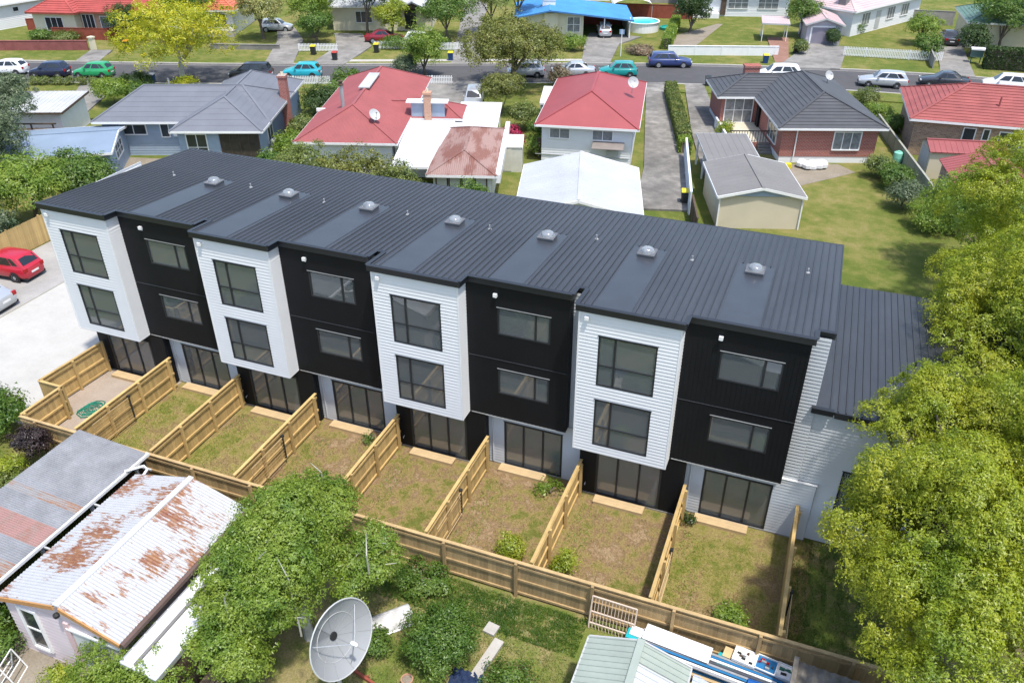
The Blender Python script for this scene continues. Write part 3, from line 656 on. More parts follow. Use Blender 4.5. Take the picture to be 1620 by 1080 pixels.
# timber deck house at far left
H = house('flat_roof_cottage', 'white flat-roofed outbuilding with a timber verandah behind the grey-leaved tree', (-36.6,22.6), 22, 'shed')
wallbox(H, .3, 8.6, .4, 5.2, 0, 2.4, WHITE); add_roof(H, [[(0,0,2.45),(9,0,2.45),(9,5.5,2.7),(0,5.5,2.7)]], PALEIRON, 'rib', .4, .03, fm=TIMBDARK)
m = MB(); m.box(0, 9.2, -1.8, .3, .9, 1.05); m.build('deck', TIMBDARK, H)
for k in range(6): B(.1+k*1.75, .2+k*1.75, -1.75, -1.65, 0, 2.0).build('verandah_post', TIMBDARK, H)
B(0, 9.2, -1.78, -1.66, 2.0, 2.1).build('hand_rail', TIMBDARK, H)

# red-roofed house with additions
H = house('red_iron_house', 'sprawling house with a faded red iron roof, steel flue and white flat additions', (-4.6,25.7), 18)
lapwall(H, -.3, 6.4, .5, 17.5, 0, 2.9, WHITE, .2, 'fr')
pl, *_ = hip_planes(-.8, 6.9, 0, 18, 2.9, 1.75, 'y', 3.6, 3.2); add_roof(H, pl, REDPAINT, 'corr', .10, .016, fm=WHITE)
pl, *_ = hip_planes(3.0, 11.0, 6.2, 9.8, 2.85, .85, 'x', gable0=True, in1=1.7); add_roof(H, pl, REDPAINT, 'corr', .10, .016, fm=WHITE, name='side_roof')
add_roof(H, [[(6.6,.6,2.55),(10.4,.6,2.55),(10.4,6.0,2.75),(6.6,6.0,2.75)]], WHITEIRON, 'rib', .6, .02, fm=WHITE, name='white_flat_roof')
add_roof(H, [[(10.4,5.2,2.52),(13.8,5.2,2.52),(13.8,11.1,2.75),(10.4,11.1,2.75)]], WHITEIRON, 'rib', .6, .02, fm=WHITE, name='carport_roof')
add_roof(H, [[(7.0,-3.4,2.45),(9.9,-3.4,2.45),(9.9,.55,2.53),(7.0,.55,2.53)]], WHITEIRON, 'rib', .6, .02, fm=WHITE, name='porch_roof')
pl, *_ = hip_planes(9.7, 14.5, -4.9, 5.1, 2.45, .9, 'y', 2.6, 2.4); add_roof(H, pl, RUSTROOF, 'corr', .14, .024, fm=WHITE, name='rusty_roof')
wallbox(H, 10.1, 14.1, -4.4, 4.8, 0, 2.44, WHITE, 'rear_wing_wall'); wallbox(H, 6.5, 10.2, .9, 9.4, 0, 2.5, WHITE, 'addition_wall')
for k, x in enumerate((10.7, 11.6, 12.5, 13.4)): win(H, x, -4.42, .35, .72, 1.8, '-y', 1, fm=TIMBDARK, gm=M_('white_panel_glass', (.55,.56,.55), .3, .1), name='door_panel')
for p in ((10.5,10.9),(13.6,10.9),(13.6,7.5)): B(p[0]-.06, p[0]+.06, p[1]-.06, p[1]+.06, 0, 2.5).build('carport_post', WHITE, H)
B(14.42, 14.75, -4.8, 6.8, 1.9, 2.5).build('white_parapet', WHITE, H)
m = MB(); m.tube([(2.1,4.3,3.9),(2.1,4.3,5.9)], .14, 10); fl = m.build('flue', METAL, H); m = MB(); m.lathe([(.2,0),(.2,.1),(.12,.16),(.12,.3),(.22,.34),(0,.4)], 10, (2.1,4.3,5.86)); m.build('cowl', TIMBDARK, fl)
m = MB(); m.beam((3.0,12.2,4.74),(3.0,7.8,4.74),.9,.10); m.build('ridge_flashing', PALEIRON, H)
wallbox(H, 6.95, 9.6, 6.35, 6.5, 2.5, 4.05, BLUEWALL, 'clerestory'); m = MB(); m.box(6.6,9.9,6.1,7.0,4.06,4.16); m.build('clerestory_cap', WHITE, H); chimney(H, 8.3, 6.3, .55, .5, 2.4, 4.9, ORBRICK, 1)
dish(H, (4.9,2.1,4.3), (.6,-.5,.6), .45, .7)
B(-.9, .2, 7.2, 7.35, 2.95, 3.2).build('barge_board', WHITE, H)
# cream garden shed
H = house('garden_shed', 'small cream metal garden shed between the red house and the white house', (8.35,32.3), 18, 'shed', 'sheds behind the townhouses')
wallbox(H, .05, 1.55, .05, 2.2, 0, 1.95, M_('cream_steel', (.58,.56,.48), .55, .08, 2)); add_roof(H, [[(0,0,1.98),(1.6,0,1.98),(1.6,2.3,2.2),(0,2.3,2.2)]], rust_mat('white_iron_edge_rust', (.80,.78,.72), ((.45,.25,.12),(.36,.18,.09)), .62), 'rib', .3, .02)
B(.1, .75, .02, .05, .1, 1.8).build('door', M_('cream_steel', (.58,.56,.48)), H)

# white house with red hip roof
H = house('white_red_roof_house', 'white weatherboard house with a plain red hipped roof beside the long driveway', (10,35), 11)
lapwall(H, .5, 7.45, .5, 12.9, 0, 3.1, WHITEB, .2, 'frl')
pl, *_ = hip_planes(0, 7.95, 0, 13.4, 3.1, 1.8, 'y', 3.4, 4.2); add_roof(H, pl, M_('red_membrane_roof', (.30,.068,.072), .55, .07, .5), 'flat', .3, .01, fm=WHITE)
win(H, 1.9, .48, 2.0, 1.5, .72, '-y', 2, gm=CURT); win(H, 5.2, .48, 2.0, 1.5, .72, '-y', 2, gm=CURT); win(H, 7.47, 3, 1.8, 1.4, 1.0, '+x', 2)
m = MB(); m.slab([(4.5,-.75,1.72),(6.9,-.75,1.72),(6.9,.46,1.9),(4.5,.46,1.9)], .05); m.build('awning', M_('brown_awning', (.22,.19,.17), .7, .1), H)
m = MB(); m.box(5.6,6.5,.15,.46,.9,1.3); m.build('heat_pump', PALEIRON, H)
dish(H, (6.95,6.8,4.75), (.35,-.75,.5), .46, .9); B(.0, 7.3, .42, .47, .62, .66).build('pipe_run', METAL, H)
H = house('lean_to_shed', 'small white flat-roofed shed tucked behind the white house with the red roof', (7.5,43.3), 15, 'shed', 'sheds behind the townhouses')
wallbox(H, .05, 1.7, .05, 4.6, 0, 2.2, BLUEWALL); add_roof(H, [[(0,0,2.22),(1.9,0,2.22),(1.9,4.9,2.3),(0,4.9,2.3)]], WHITEIRON, 'rib', .5, .02, fm=WHITE)
# white gable garage
H = house('white_gable_garage', 'white iron gable-roofed garage directly behind the townhouse roof', (13.4,21.5), 16, 'garage', 'garages behind the townhouses')
wallbox(H, .5, 7.9, -1.2, 6.9, 0, 2.4, WHITE)
pl, *_ = hip_planes(.2, 8.15, -1.5, 7.15, 2.4, 1.05, 'y', gable0=True, gable1=True); add_roof(H, pl, M_('white_painted_roof', (.43,.445,.47), .5, .08, .5), 'rib', .45, .014, fm=WHITE, cap=PALEIRON)
gable_tri(H, .4, 8.0, 6.86, 2.4, 1.0, WHITE); gable_tri(H, .4, 8.0, -1.2, 2.4, 1.0, WHITE)
# beige garage + carport
H = house('beige_garage', 'beige garage with a low grey gable roof and flat carport on the lawn', (25.2,27.7), 18.4, 'garage', 'garages behind the townhouses')
wallbox(H, .2, 5.5, .2, 6.1, 0, 2.3, BEIGE)
pl, *_ = hip_planes(0, 5.7, 0, 6.3, 2.3, .62, 'y', gable0=True, gable1=True); add_roof(H, pl, GREYIRON, 'rib', .55, .012, fm=WHITE)
gable_tri(H, .1, 5.6, .12, 2.28, .58, BLUEWALL); m = MB(); m.box(.16,.24,.10,.2,0,2.28); m.box(5.46,5.54,.10,.2,0,2.28); m.build('downpipe', WHITE, H)
add_roof(H, [[(.3,6.35,2.38),(4.1,6.35,2.38),(4.1,12.2,2.44),(.3,12.2,2.44)]], GREYIRON, 'rib', .5, .015, fm=PALEIRON, name='carport_roof')
for p in ((.5,12),(3.9,12),(.5,9)): B(p[0]-.06, p[0]+.06, p[1]-.06, p[1]+.06, 0, 2.35).build('carport_post', WHITE, H)
# brick house with dark tiles
H = house('brick_dark_roof_house', 'red brick house with a charcoal tiled hip roof, patio and square brick chimney', (27.5,41.3), 19.7)
for a in ((.5,7.8,.5,13.5), (-2.6,4,8.8,13.5)):
    wallbox(H, *a, .5, 2.9, BRICK); wallbox(H, a[0]+.03, a[1]-.03, a[2]+.03, a[3]-.03, 0, .5, WHITE, 'foundation')
pl, *_ = hip_planes(0, 8.3, 0, 14, 2.9, 1.75, 'y', 3.6, 4.1); add_roof(H, pl, DARKTILE, 'tile', .36, .035, fm=WHITE)
pl, *_ = hip_planes(-3.1, 6, 8.3, 14, 2.9, 1.2, 'x', 2.9, 2.9); add_roof(H, pl, DARKTILE, 'tile', .36, .035, fm=WHITE, name='wing_roof')
chimney(H, .9, 14.2, 1.3, .9, 0, 4.1, BRICK, 0); win(H, 5.5, .48, 1.1, 2.0, 1.35, '-y', 3, gm=CURT); win(H, .48, 3.2, 1.0, 2.6, 1.5, '-x', 3)
win(H, -1.1, 8.78, .6, 2.3, 2.1, '-y', 3, 2, gm=CURT, name='sliding_door'); B(.3, .48, 7.4, 8.2, .6, 2.6).build('door', BLACKCLAD, H)
m = MB(); m.tube([(1.6,.42,.5),(1.6,.42,2.75)], .05, 8); m.build('downpipe', WHITE, H)
m = MB(); m.box(-2.8, .45, 3.6, 8.75, 0, .6); pt = m.build('patio', M_('patio_screed', (.55,.50,.38), .8, .1), H)
m = MB(); m.box(-2.8,.45,3.5,3.58,.0,.6); m.build('patio_wall', BRICK, pt)
for k in range(14): B(-2.7+k*.22, -2.66+k*.22, 3.62, 3.66, .6, 1.45).build('baluster', FRAME, pt)
B(-2.8, .4, 3.6, 3.68, 1.45, 1.52).build('hand_rail', FRAME, pt); wallbox(H, -2.95, -2.8, 3.4, 9, 0, 1.0, WHITE, 'patio_side_wall')
for k in range(4): B(-.5, .45, 2.35+k*.3, 3.45, k*.15, k*.15+.148).build('step', OLDCONC, H)
dish(H, (6.2,9.4,4.4), (.3,-.7,.5), .4, .6)
# red tile house right
H = house('brick_red_tile_house', 'mottled brick house under a long red tiled roof at the right edge', (36.8,47.0), 4)
wallbox(H, .5, 17, .5, 8.8, 0, 3.0, MIXBRICK)
pl, *_ = hip_planes(0, 17.5, 0, 9.3, 3.0, 1.85, 'x', 4.4, 4.4); add_roof(H, pl, REDTILE, 'tile', .36, .04, fm=WHITE)
win(H, 4.5, .48, 1.5, .8, 1.0, '-y', 1); win(H, 5.7, .48, 1.7, .4, .8, '-y', 1); win(H, 7.4, .48, 1.2, 1.5, 1.2, '-y', 2); win(H, 12, .48, 1.2, 1.8, 1.2, '-y', 2)
m = MB(); m.tube([(6.4,2.2,3.8),(6.4,2.2,4.6)], .07, 8); m.build('vent_pipe', REDTILE, H)
H = house('red_roof_shed', 'narrow beige shed with red iron roof and grey door below the tiled house', (38.3,42.2), 12, 'shed', 'sheds behind the townhouses')
wallbox(H, .15, 5.3, .15, 2.7, 0, 2.1, BEIGE); pl, *_ = hip_planes(0, 5.5, 0, 2.9, 2.1, .5, 'x', gable0=True, gable1=True); add_roof(H, pl, REDPAINT, 'rib', .4, .02)
B(.10, .16, .5, 2.3, .05, 1.95).build('door', PALEIRON, H); m = MB(); m.add([(.14,.15,2.1),(.14,2.7,2.1),(.14,1.43,2.55)], [(0,1,2)]); m.build('gable', PALEIRON, H)
H = house('red_roof_garage', 'brick garage with ribbed red iron roof half hidden by the big tree', (40.0,31.4), 9, 'garage', 'garages behind the townhouses')
wallbox(H, .2, 5, .2, 8, 0, 2.5, MIXBRICK); pl, *_ = hip_planes(0, 5.2, -.1, 8.3, 2.5, .75, 'y', gable0=True, gable1=True); add_roof(H, pl, REDPAINT, 'rib', .42, .035)
win(H, .18, 2.2, 1.2, 1.6, .9, '-x', 2); win(H, .18, 5.6, .4, .9, 1.9, '-x', 1)

# ---- far side of the street
H = house('white_corner_house', 'white weatherboard house with pale grey roof at the top left corner', (-71.3,51), 76)
lapwall(H, .5, 14.5, .5, 9, 0, 3.0, WHITEB, .2, 'f'); pl, *_ = hip_planes(0, 15, 0, 9.5, 3.0, 1.8, 'x', 3, 3); add_roof(H, pl, PALEIRON, 'corr', .2, .02, fm=WHITE)
win(H, 3.2, .48, 1.2, 1.6, 1.2, '-y', 2); win(H, 7.6, .48, 1.9, .7, .5, '-y', 1)
H = house('orange_brick_house', 'orange brick house with bright red tiled roof behind the red timber fence', (-63.2,55.0), 14)
wallbox(H, .5, 16, .6, 8.4, 0, 3.0, ORBRICK); wallbox(H, .5, 6, -.6, 3, 0, 2.98, CREAM, 'bay_wall')
pl, *_ = hip_planes(0, 16.5, 0, 9, 3.0, 2.0, 'x', 4, 4); add_roof(H, pl, FARRED, 'tile', .4, .05, fm=REDSTAIN)
pl, *_ = hip_planes(0, 6.5, -1.1, 8, 3.02, 1.7, 'y', 3, 3); add_roof(H, pl, FARRED, 'tile', .4, .05, fm=REDSTAIN, name='bay_roof')
win(H, 3.2, -.62, .9, 2.2, 1.5, '-y', 3); win(H, 7.0, .58, .5, 1.5, 2.1, '-y', 3, name='french_door'); win(H, 9.6, .58, 1.0, 2.0, 1.4, '-y', 2, gm=CURT)
H = house('orange_roof_house', 'white house with an orange-red tiled roof and bay of windows behind the cream-flowered tree', (-50,60.2), 20)
wallbox(H, .5, 10.4, .5, 9, 0, 3.0, WHITE); pl, *_ = hip_planes(0, 11, 0, 9.6, 3.0, 2.0, 'x', 4, 4); add_roof(H, pl, ORANGETILE, 'tile', .4, .05, fm=WHITE)
win(H, 8.0, .48, .9, 3.2, 1.6, '-y', 4, 2); B(6.6, 10.6, -.6, .48, 0, .7).build('terrace', PATHM, H)
H = house('pale_roof_house', 'cream house with a pale grey roof and dark porch gable behind the picket fence', (-30.5,70.2), 20)
wallbox(H, .5, 13, .5, 9, 0, 3.0, CREAM); pl, *_ = hip_planes(0, 13.5, 0, 9.5, 3.0, 1.7, 'x', gable0=True, gable1=True); add_roof(H, pl, PALEIRON, 'corr', .2, .02, fm=WHITE)
pl, *_ = hip_planes(9.2, 12.6, -1.2, 4, 2.95, .8, 'y', gable0=True, gable1=True); add_roof(H, pl, PALEIRON, 'corr', .2, .02, fm=BLUEGREY, name='porch_roof'); gable_tri(H, 9.3, 12.5, -.9, 2.9, .76, TIMBDARK)
win(H, 10.4, .48, .3, 1.3, 2.3, '-y', 2, fm=TIMBDARK, name='front_door'); win(H, 4.5, .48, 1, 2, 1.3, '-y', 3)
H = house('blue_roof_house', 'cream house under a bright blue low-pitched roof with an open carport', (-6,75), 20)
wallbox(H, .3, 7.4, .6, 8.6, 0, 2.75, CREAM); wallbox(H, 2.6, 4.3, .3, .6, 0, 2.9, CREAM, 'chimney_wall')
add_roof(H, [[(-1,9,2.55),(-1,-.4,2.55),(3.3,-.4,3.35),(3.3,9,3.35)], [(13.4,-.4,2.25),(13.4,9,2.25),(3.3,9,3.35),(3.3,-.4,3.35)]], BLUEIRON, 'rib', .5, .03, fm=M_('blue_fascia', (.06,.17,.36), .5, .1))
mb = MB(); mb.add([(.3,.62,2.75),(7.4,.62,2.75),(7.4,.62,2.8),(3.3,.62,3.25)], [(0,1,2,3)]); mb.build('gable', CREAM, H)
chimney(H, 3.2, 3.5, 1.6, .8, 3.1, 4.0, WHITE, 2); win(H, 6.2, .58, .7, 1.5, 1.7, '-y', 2, 2, gm=CURT)
wallbox(H, 7.6, 13.0, 8.2, 8.5, 0, 2.3, REDSTAIN, 'carport_screen')
for x in (9.9, 13.0): B(x-.06, x+.06, -.1, .05, 0, 2.5).build('carport_post', WHITE, H)
B(12.9, 13.05, -.0, 8.2, 0, 1.6).build('carport_side', CREAM, H)
H = house('white_verandah_house', 'long white weatherboard house with a small verandah behind the white roadside wall', (9.2,95), 17)
lapwall(H, .5, 14.6, .5, 9, 0, 3.1, WHITEB, .2, 'f'); pl, *_ = hip_planes(0, 15, 0, 9.5, 3.1, 1.9, 'x'); add_roof(H, pl, PALEIRON, 'corr', .2, .02, fm=WHITE)
win(H, 7.8, .48, 1.0, 2.6, 1.5, '-y', 3, 2, gm=CURT); win(H, 11.8, .48, 1.0, 2.6, 1.5, '-y', 3, 2, gm=CURT); win(H, 3.0, .48, .9, 1.8, 1.6, '-y', 2, 2, gm=CURT)
B(1.0, 5.2, -1.1, .48, 0, .6).build('verandah', WHITE, H); B(5.5, 6.2, .3, .48, .2, 2.6).build('front_door', TIMBDARK, H)
H = house('pink_roof_garage', 'small lilac garage with a faded pink iron roof across the street', (26.4,84.0), 12, 'garage', 'garages across the street')
wallbox(H, .1, 4.0, .1, 6, 0, 2.3, M_('lilac_grey_paint', (.46,.43,.48), .7, .06)); pl, *_ = hip_planes(-.2, 4.3, -.3, 6.2, 2.3, .75, 'y', gable0=True, gable1=True); add_roof(H, pl, PINKIRON, 'rib', .4, .03, fm=PALEIRON); gable_tri(H, 0, 4.1, .05, 2.28, .7, M_('lilac_grey_paint', (.46,.43,.48)))
B(.7, 3.3, .03, .09, 0, 1.95).build('roller_door', M_('mauve_roller_door', (.25,.23,.28), .6, .08), H); m = MB(); m.box(.5,.69,.02,.1,0,2.1); m.box(3.31,3.5,.02,.1,0,2.1); m.box(.5,3.5,.02,.1,1.96,2.1); m.build('door_frame', WHITE, H)
H = house('pink_roof_house', 'white house with a faded pink roof standing at an angle behind the lilac garage', (24.4,93.4), -29)
lapwall(H, .5, 7.6, .5, 17, 0, 3.0, WHITEB, .2, 'fr'); pl, *_ = hip_planes(0, 8.1, 0, 17.5, 3.0, 1.7, 'y'); add_roof(H, pl, PINKIRON, 'tile', .4, .03, fm=WHITE)
for y in (3.5, 9.5, 13): win(H, 7.62, y, 1.0, 1.8, 1.4, '+x', 3, gm=CURT)
B(7.5, 7.66, 6.0, 7.0, .2, 2.3).build('door', PALEIRON, H); chimney(H, 5.6, 1.2, 1.0, .8, 0, 5.2, M_('grey_block_chimney', (.2,.19,.19), .8, .15), 0)
H = house('green_roof_house', 'house with a dull green roof half hidden by trees at the top right corner', (43.7,88.4), 5)
wallbox(H, .5, 15, .5, 9, 0, 2.9, CREAM); pl, *_ = hip_planes(0, 16, 0, 9.5, 2.9, 1.9, 'x'); add_roof(H, pl, GREENIRON, 'tile', .36, .03, fm=WHITE)
H = house('distant_grey_house', 'pale house with a grey roof at the very top behind the blue roof', (-12,99), 18)
wallbox(H, .5, 10, .5, 8, 0, 3, WHITE); pl, *_ = hip_planes(0, 10.5, 0, 8.5, 3, 1.7, 'x'); add_roof(H, pl, PALEIRON, 'tile', .4, .03, fm=WHITE); win(H, 4, .48, 1, 2, 1.3, '-y', 2)

# ------------------------------------------------------------------ street fences and walls
def seg(p, q): p, q = Vector((p[0],p[1],0)), Vector((q[0],q[1],0)); return p, (q-p).length, math.atan2(q.y-p.y, q.x-p.x)
def solid_fence(label, p, q, h, m, t=.12, post=2.4, cat='fence', name='boundary_wall', group='street fences and walls'):
    o, L, a = seg(p, q); T = thing(name, label, cat, o, a, group); B(0, L, -t/2, t/2, 0, h).build('panel', m, T)
    k = 0.0
    while k < L+.01: B(k-.07, k+.07, -t/2-.03, t/2+.03, 0, h+.05).build('post', m, T); k += post
    B(0, L, -t/2-.04, t/2+.04, h, h+.045).build('capping', m, T); return T
def picket(label, p, q, h=.95, m=WHITE):
    o, L, a = seg(p, q); T = thing('picket_fence', label, 'fence', o, a, 'white picket fences along the street'); mb = MB(); k = 0
    while k*.17 < L:
        x = k*.17; mb.add([(x,-.012,.08),(x+.10,-.012,.08),(x+.10,-.012,h-.06),(x+.05,-.012,h),(x,-.012,h-.06),(x,.012,.08),(x+.10,.012,.08),(x+.10,.012,h-.06),(x+.05,.012,h),(x,.012,h-.06)], [(0,1,2,3,4),(9,8,7,6,5),(0,5,6,1),(1,6,7,2),(2,7,8,3),(3,8,9,4),(4,9,5,0)]); k += 1
    mb.build('pickets', m, T, 'stuff')
    for z in (.25, h-.25): B(0, L, .013, .05, z-.04, z+.04).build('rail', m, T)
    k = 0.0
    while k < L: B(k, k+.1, .052, .15, 0, h-.05).build('post', m, T); k += 2.3
solid_fence('low faded red block wall along the far verge at left', (-68,45.2), (-51.6,51.6), 1.05, REDBLOCK, .2, 4)
for (p, q, l) in (((-59.9,54.5),(-53.2,56.4),'red stained timber fence in front of the orange brick house'), ((-53.2,56.4),(-52.6,58.6),'short red timber fence returning to the orange brick house'), ((-67.2,57.3),(-64.9,58.3),'short red timber screen left of the orange brick house')):
    solid_fence(l, p, q, 1.35, REDSTAIN, .05, 1.8, name='timber_fence')
solid_fence('grey concrete retaining wall below the lawn of the orange-roofed house', (-38.4,57.2), (-30.6,59.6), .55, OLDCONC, .25, 3, 'wall')
picket('white picket fence behind the yellow-lidded bin left of centre', (-28.0,59.6), (-23.7,61.2)); picket('white picket fence with shrubs growing through it in front of the cream house', (-20.3,63.7), (-15.8,65.4))
picket('short white picket fence left of the steep grey driveway', (-13.4,65.8), (-10.0,66.9)); picket('white picket fence in front of the blue-grey house beside the teal car', (-22.6,46.5), (-17.0,48.6))
picket('white picket fence on the near verge of the brick house by the driveway tree', (-9.5,51.6), (-5.4,53.2))
solid_fence('low white wall along the far verge in front of the long white house', (12.4,73.2), (24.1,77.2), 1.0, WHITE, .15, 3)
picket('long white picket fence along the far verge in front of the pink-roofed house', (31.0,79.6), (41.2,80.6), 1.1)
solid_fence('red-brown timber fence behind the round pool', (-.5,91.5), (11.2,93.6), 1.7, REDSTAIN, .05, 2.4, name='timber_fence')
solid_fence('weathered grey timber fence at the top behind the pool', (3,103), (16,107), 1.8, M_('grey_weathered_timber', (.30,.28,.26), .85, .15), .05, 2.4, name='timber_fence')
solid_fence('grey timber fence along the shared lane at upper right', (40.2,76.8), (39.6,88), 1.2, M_('grey_weathered_timber', (.30,.28,.26)), .05, 2.4, name='timber_fence')
solid_fence('grey timber fence at the end of the shared lane', (38.6,101), (43.5,101.5), 1.7, M_('grey_weathered_timber', (.30,.28,.26)), .05, 2.4, name='timber_fence')
solid_fence('tall white panel fence between the driveway and the beige garage', (20.8,40.2), (23.25,29.4), 1.65, M_('bluish_white_panel', (.62,.68,.74), .6, .05), .08, 3.6)
solid_fence('grey concrete boundary fence between the lawn and the red-roofed sheds', (34.9,54), (38.7,37.5), 1.1, M_('mossy_concrete', (.33,.33,.28), .85, .15), .08, 2)
solid_fence('brown timber fence between the white house and the cream shed', (9.9,36.2), (11.4,36.6), 1.6, TIMBDARK, .05, 1.2, name='timber_fence')
solid_fence('dark timber fence beside the beige garage', (23.4,29.2), (24.4,25.6), 1.5, TIMBDARK, .05, 1.6, name='timber_fence')
# pool, canopy, gate pillar, sign, letterboxes
t = thing('swimming_pool', 'round above-ground swimming pool with turquoise water beside the blue roof', 'pool', (6.6,84.8,0))
m = MB(); m.lathe([(2.0,0),(2.0,1.1),(2.12,1.12),(2.12,1.17),(1.9,1.17),(1.9,.3)], 32); m.build('pool_wall', WHITE, t); m = MB(); m.lathe([(1.9,.98),(0,.98)], 32); m.build('water', M_('pool_water', (.05,.55,.60), .08, .1, 1), t)
t = thing('white_shade_canopy', 'curved white shade canopy behind the bright blue roof', 'canopy', (1.6,88.6,0), R(20))
m = MB()
for k in range(9): a0_, a1_ = math.pi*k/9, math.pi*(k+1)/9; m.add([(2.6-2.6*math.cos(a0_),0,1.9+.9*math.sin(a0_)),(2.6-2.6*math.cos(a1_),0,1.9+.9*math.sin(a1_)),(2.6-2.6*math.cos(a1_),4,1.9+.9*math.sin(a1_)),(2.6-2.6*math.cos(a0_),4,1.9+.9*math.sin(a0_))], [(0,1,2,3)])
m.build('cover', WHITE, t, smooth=True)
for x in (.02, 5.1):
    for y in (.05, 3.85): B(x, x+.08, y, y+.08, 0, 1.95).build('post', METAL, t)
t = thing('paddling_pool', 'small green paddling pool on the grass beside the round swimming pool', 'pool', (9.6,86.6,0)); m = MB(); m.lathe([(1.1,0),(1.15,.3),(1.0,.34),(.95,.15),(0,.14)], 20); m.build('pool_wall', M_('green_plastic', (.02,.32,.27), .4, .1), t)
t = thing('garden_canopy', 'open pink-roofed carport canopy on white posts at the end of the brick path', 'canopy', (21.4,83.6,0), R(9))
for x in (.1, 2.9):
    for y in (.1, 3.2): B(x-.04, x+.04, y-.04, y+.04, 0, 2.15).build('post', WHITE, t)
add_roof(t, [[(-.1,-.1,2.17),(3.1,-.1,2.17),(3.1,3.4,2.35),(-.1,3.4,2.35)]], PINKIRON, 'rib', .3, .02, fm=PALEIRON)
t = thing('gate_pillar', 'cream gate pillar at the end of the low red block wall', 'pillar', (-51.1,51.9,0)); m = MB(); m.box(-.25,.25,-.25,.25,0,1.35); m.box(-.32,.32,-.32,.32,1.35,1.5); m.build('pillar', CREAM, t)
t = thing('street_sign', 'blue and white sign on a thin white post beside the carport driveway', 'sign', (7.6,70.2,0)); m = MB(); m.tube([(0,0,0),(0,0,3.0)], .05, 6); m.build('post', WHITE, t); B(-.28,.28,-.03,-.0,2.5,3.0).build('plate', M_('pale_blue_sign', (.25,.38,.55), .5, .05), t)
BOXM = M_('green_letterbox', (.09,.16,.14), .6, .1)
t = thing('letterbox_stand', 'dark letterboxes on a stand with a white top beside the tall clipped hedge', 'letterbox', (44.6,81.1,0)); m = MB(); m.box(-.6,.6,-.3,.3,.75,1.5); m.box(-.5,-.4,-.05,.05,0,.75); m.box(.4,.5,-.05,.05,0,.75); m.build('boxes', BOXM, t); B(-.7,.7,-.45,.45,1.5,1.65).build('roof', WHITE, t)

# ------------------------------------------------------------------ wheelie bins
BINB = {}
def bin_(x, y, rot, body, lid, label, cat='bin'):
    t = thing('wheelie_bin', label, cat, (x,y,0), R(rot), 'wheelie bins')
    m = MB(); b0, b1 = .23, .29; m.add([(-b0,-b0,.06),(b0,-b0,.06),(b0,b0,.06),(-b0,b0,.06),(-b1,-b1,.95),(b1,-b1,.95),(b1,b1,.95),(-b1,b1,.95)], [(0,3,2,1),(0,1,5,4),(1,2,6,5),(2,3,7,6),(3,0,4,7),(4,5,6,7)]); m.build('body', body, t)
    m = MB(); m.add([(-.31,-.33,.955),(.31,-.33,.955),(.31,.33,.955),(-.31,.33,.955),(-.28,-.29,1.02),(.28,-.29,1.02),(.28,.28,1.06),(-.28,.28,1.06)], [(0,3,2,1),(0,1,5,4),(1,2,6,5),(2,3,7,6),(3,0,4,7),(4,5,6,7)]); m.box(-.24,.24,.331,.37,.93,.97); m.build('lid', lid, t)
    for s in (-.27, .27): w = MB(Matrix.Translation((s,.24,.1)) @ Matrix.Rotation(math.pi/2,4,'Y')); w.lathe([(0,-.03),(.1,-.03),(.1,.03),(0,.03)], 12); w.build('wheel', RUBBER, t)
YL = M_('yellow_plastic', (.65,.55,.03), .45, .05); RL = M_('red_plastic', (.42,.05,.035), .45, .05); DB = M_('dark_bin_plastic', (.03,.035,.035), .5, .1); BB = M_('blue_bin_plastic', (.02,.06,.17), .5, .1); GL_ = M_('grey_lid_plastic', (.35,.36,.37), .5, .1)
bin_(-34.2,42.6,20,BB,GL_,'blue wheelie bin with grey lid on the near verge by the yellow tree'); bin_(-25.6,59.0,20,DB,YL,'dark wheelie bin with yellow lid in front of the left picket fence')
bin_(-21.7,57.3,20,DB,RL,'dark wheelie bin with red lid on the far verge above the teal car'); bin_(-19.3,62.4,20,DB,YL,'dark wheelie bin with yellow lid beside the dark red car')
bin_(-9.6,61.8,20,BB,YL,'blue wheelie bin with yellow lid at the foot of the steep driveway'); bin_(25.9,79.0,15,DB,YL,'tall dark wheelie bin with yellow lid beside the lilac garage drive')
bin_(23.2,72.9,15,BB,YL,'blue wheelie bin with yellow lid on the verge behind the brick chimney'); bin_(22.6,31.2,15,DB,YL,'black wheelie bin with yellow lid at the foot of the white panel fence')
bin_(18.9,61.6,15,DB,DB,'small black wheelie bin at the street end of the second driveway'); bin_(-47.6,53.5,14,DB,M_('orange_plastic',(.6,.25,.02),.45,.05),'dark wheelie bin with orange lid beside the red timber fence')

# ------------------------------------------------------------------ cars
def lerp(a, b, t): return a+(b-a)*t
LAMP = M_('lamp_glass', (.65,.66,.66), .15, .05); TAIL = M_('tail_lamp_red', (.35,.01,.01), .2, .05); PLATE = M_('number_plate', (.7,.7,.68), .5, .03); BUMP = M_('black_trim', (.02,.02,.021), .6, .1)
SPEC = {  # L, W, wheelbase, roof z, belt z, (hood front z, hood rear z), windscreen base/top, rear top/base (from front, fraction of L), tail z
 'hatch': (3.95,1.70,2.5,1.50,.93,(.66,.93),(.25,.42),(.88,.98),.93),
 'sedan': (4.55,1.76,2.65,1.43,.90,(.64,.92),(.29,.44),(.70,.86),.94),
 'wagon': (4.65,1.75,2.66,1.50,.92,(.66,.93),(.28,.42),(.90,.985),.93),
 'mpv':   (4.40,1.76,2.72,1.60,.96,(.70,.98),(.20,.38),(.90,.985),.96)}
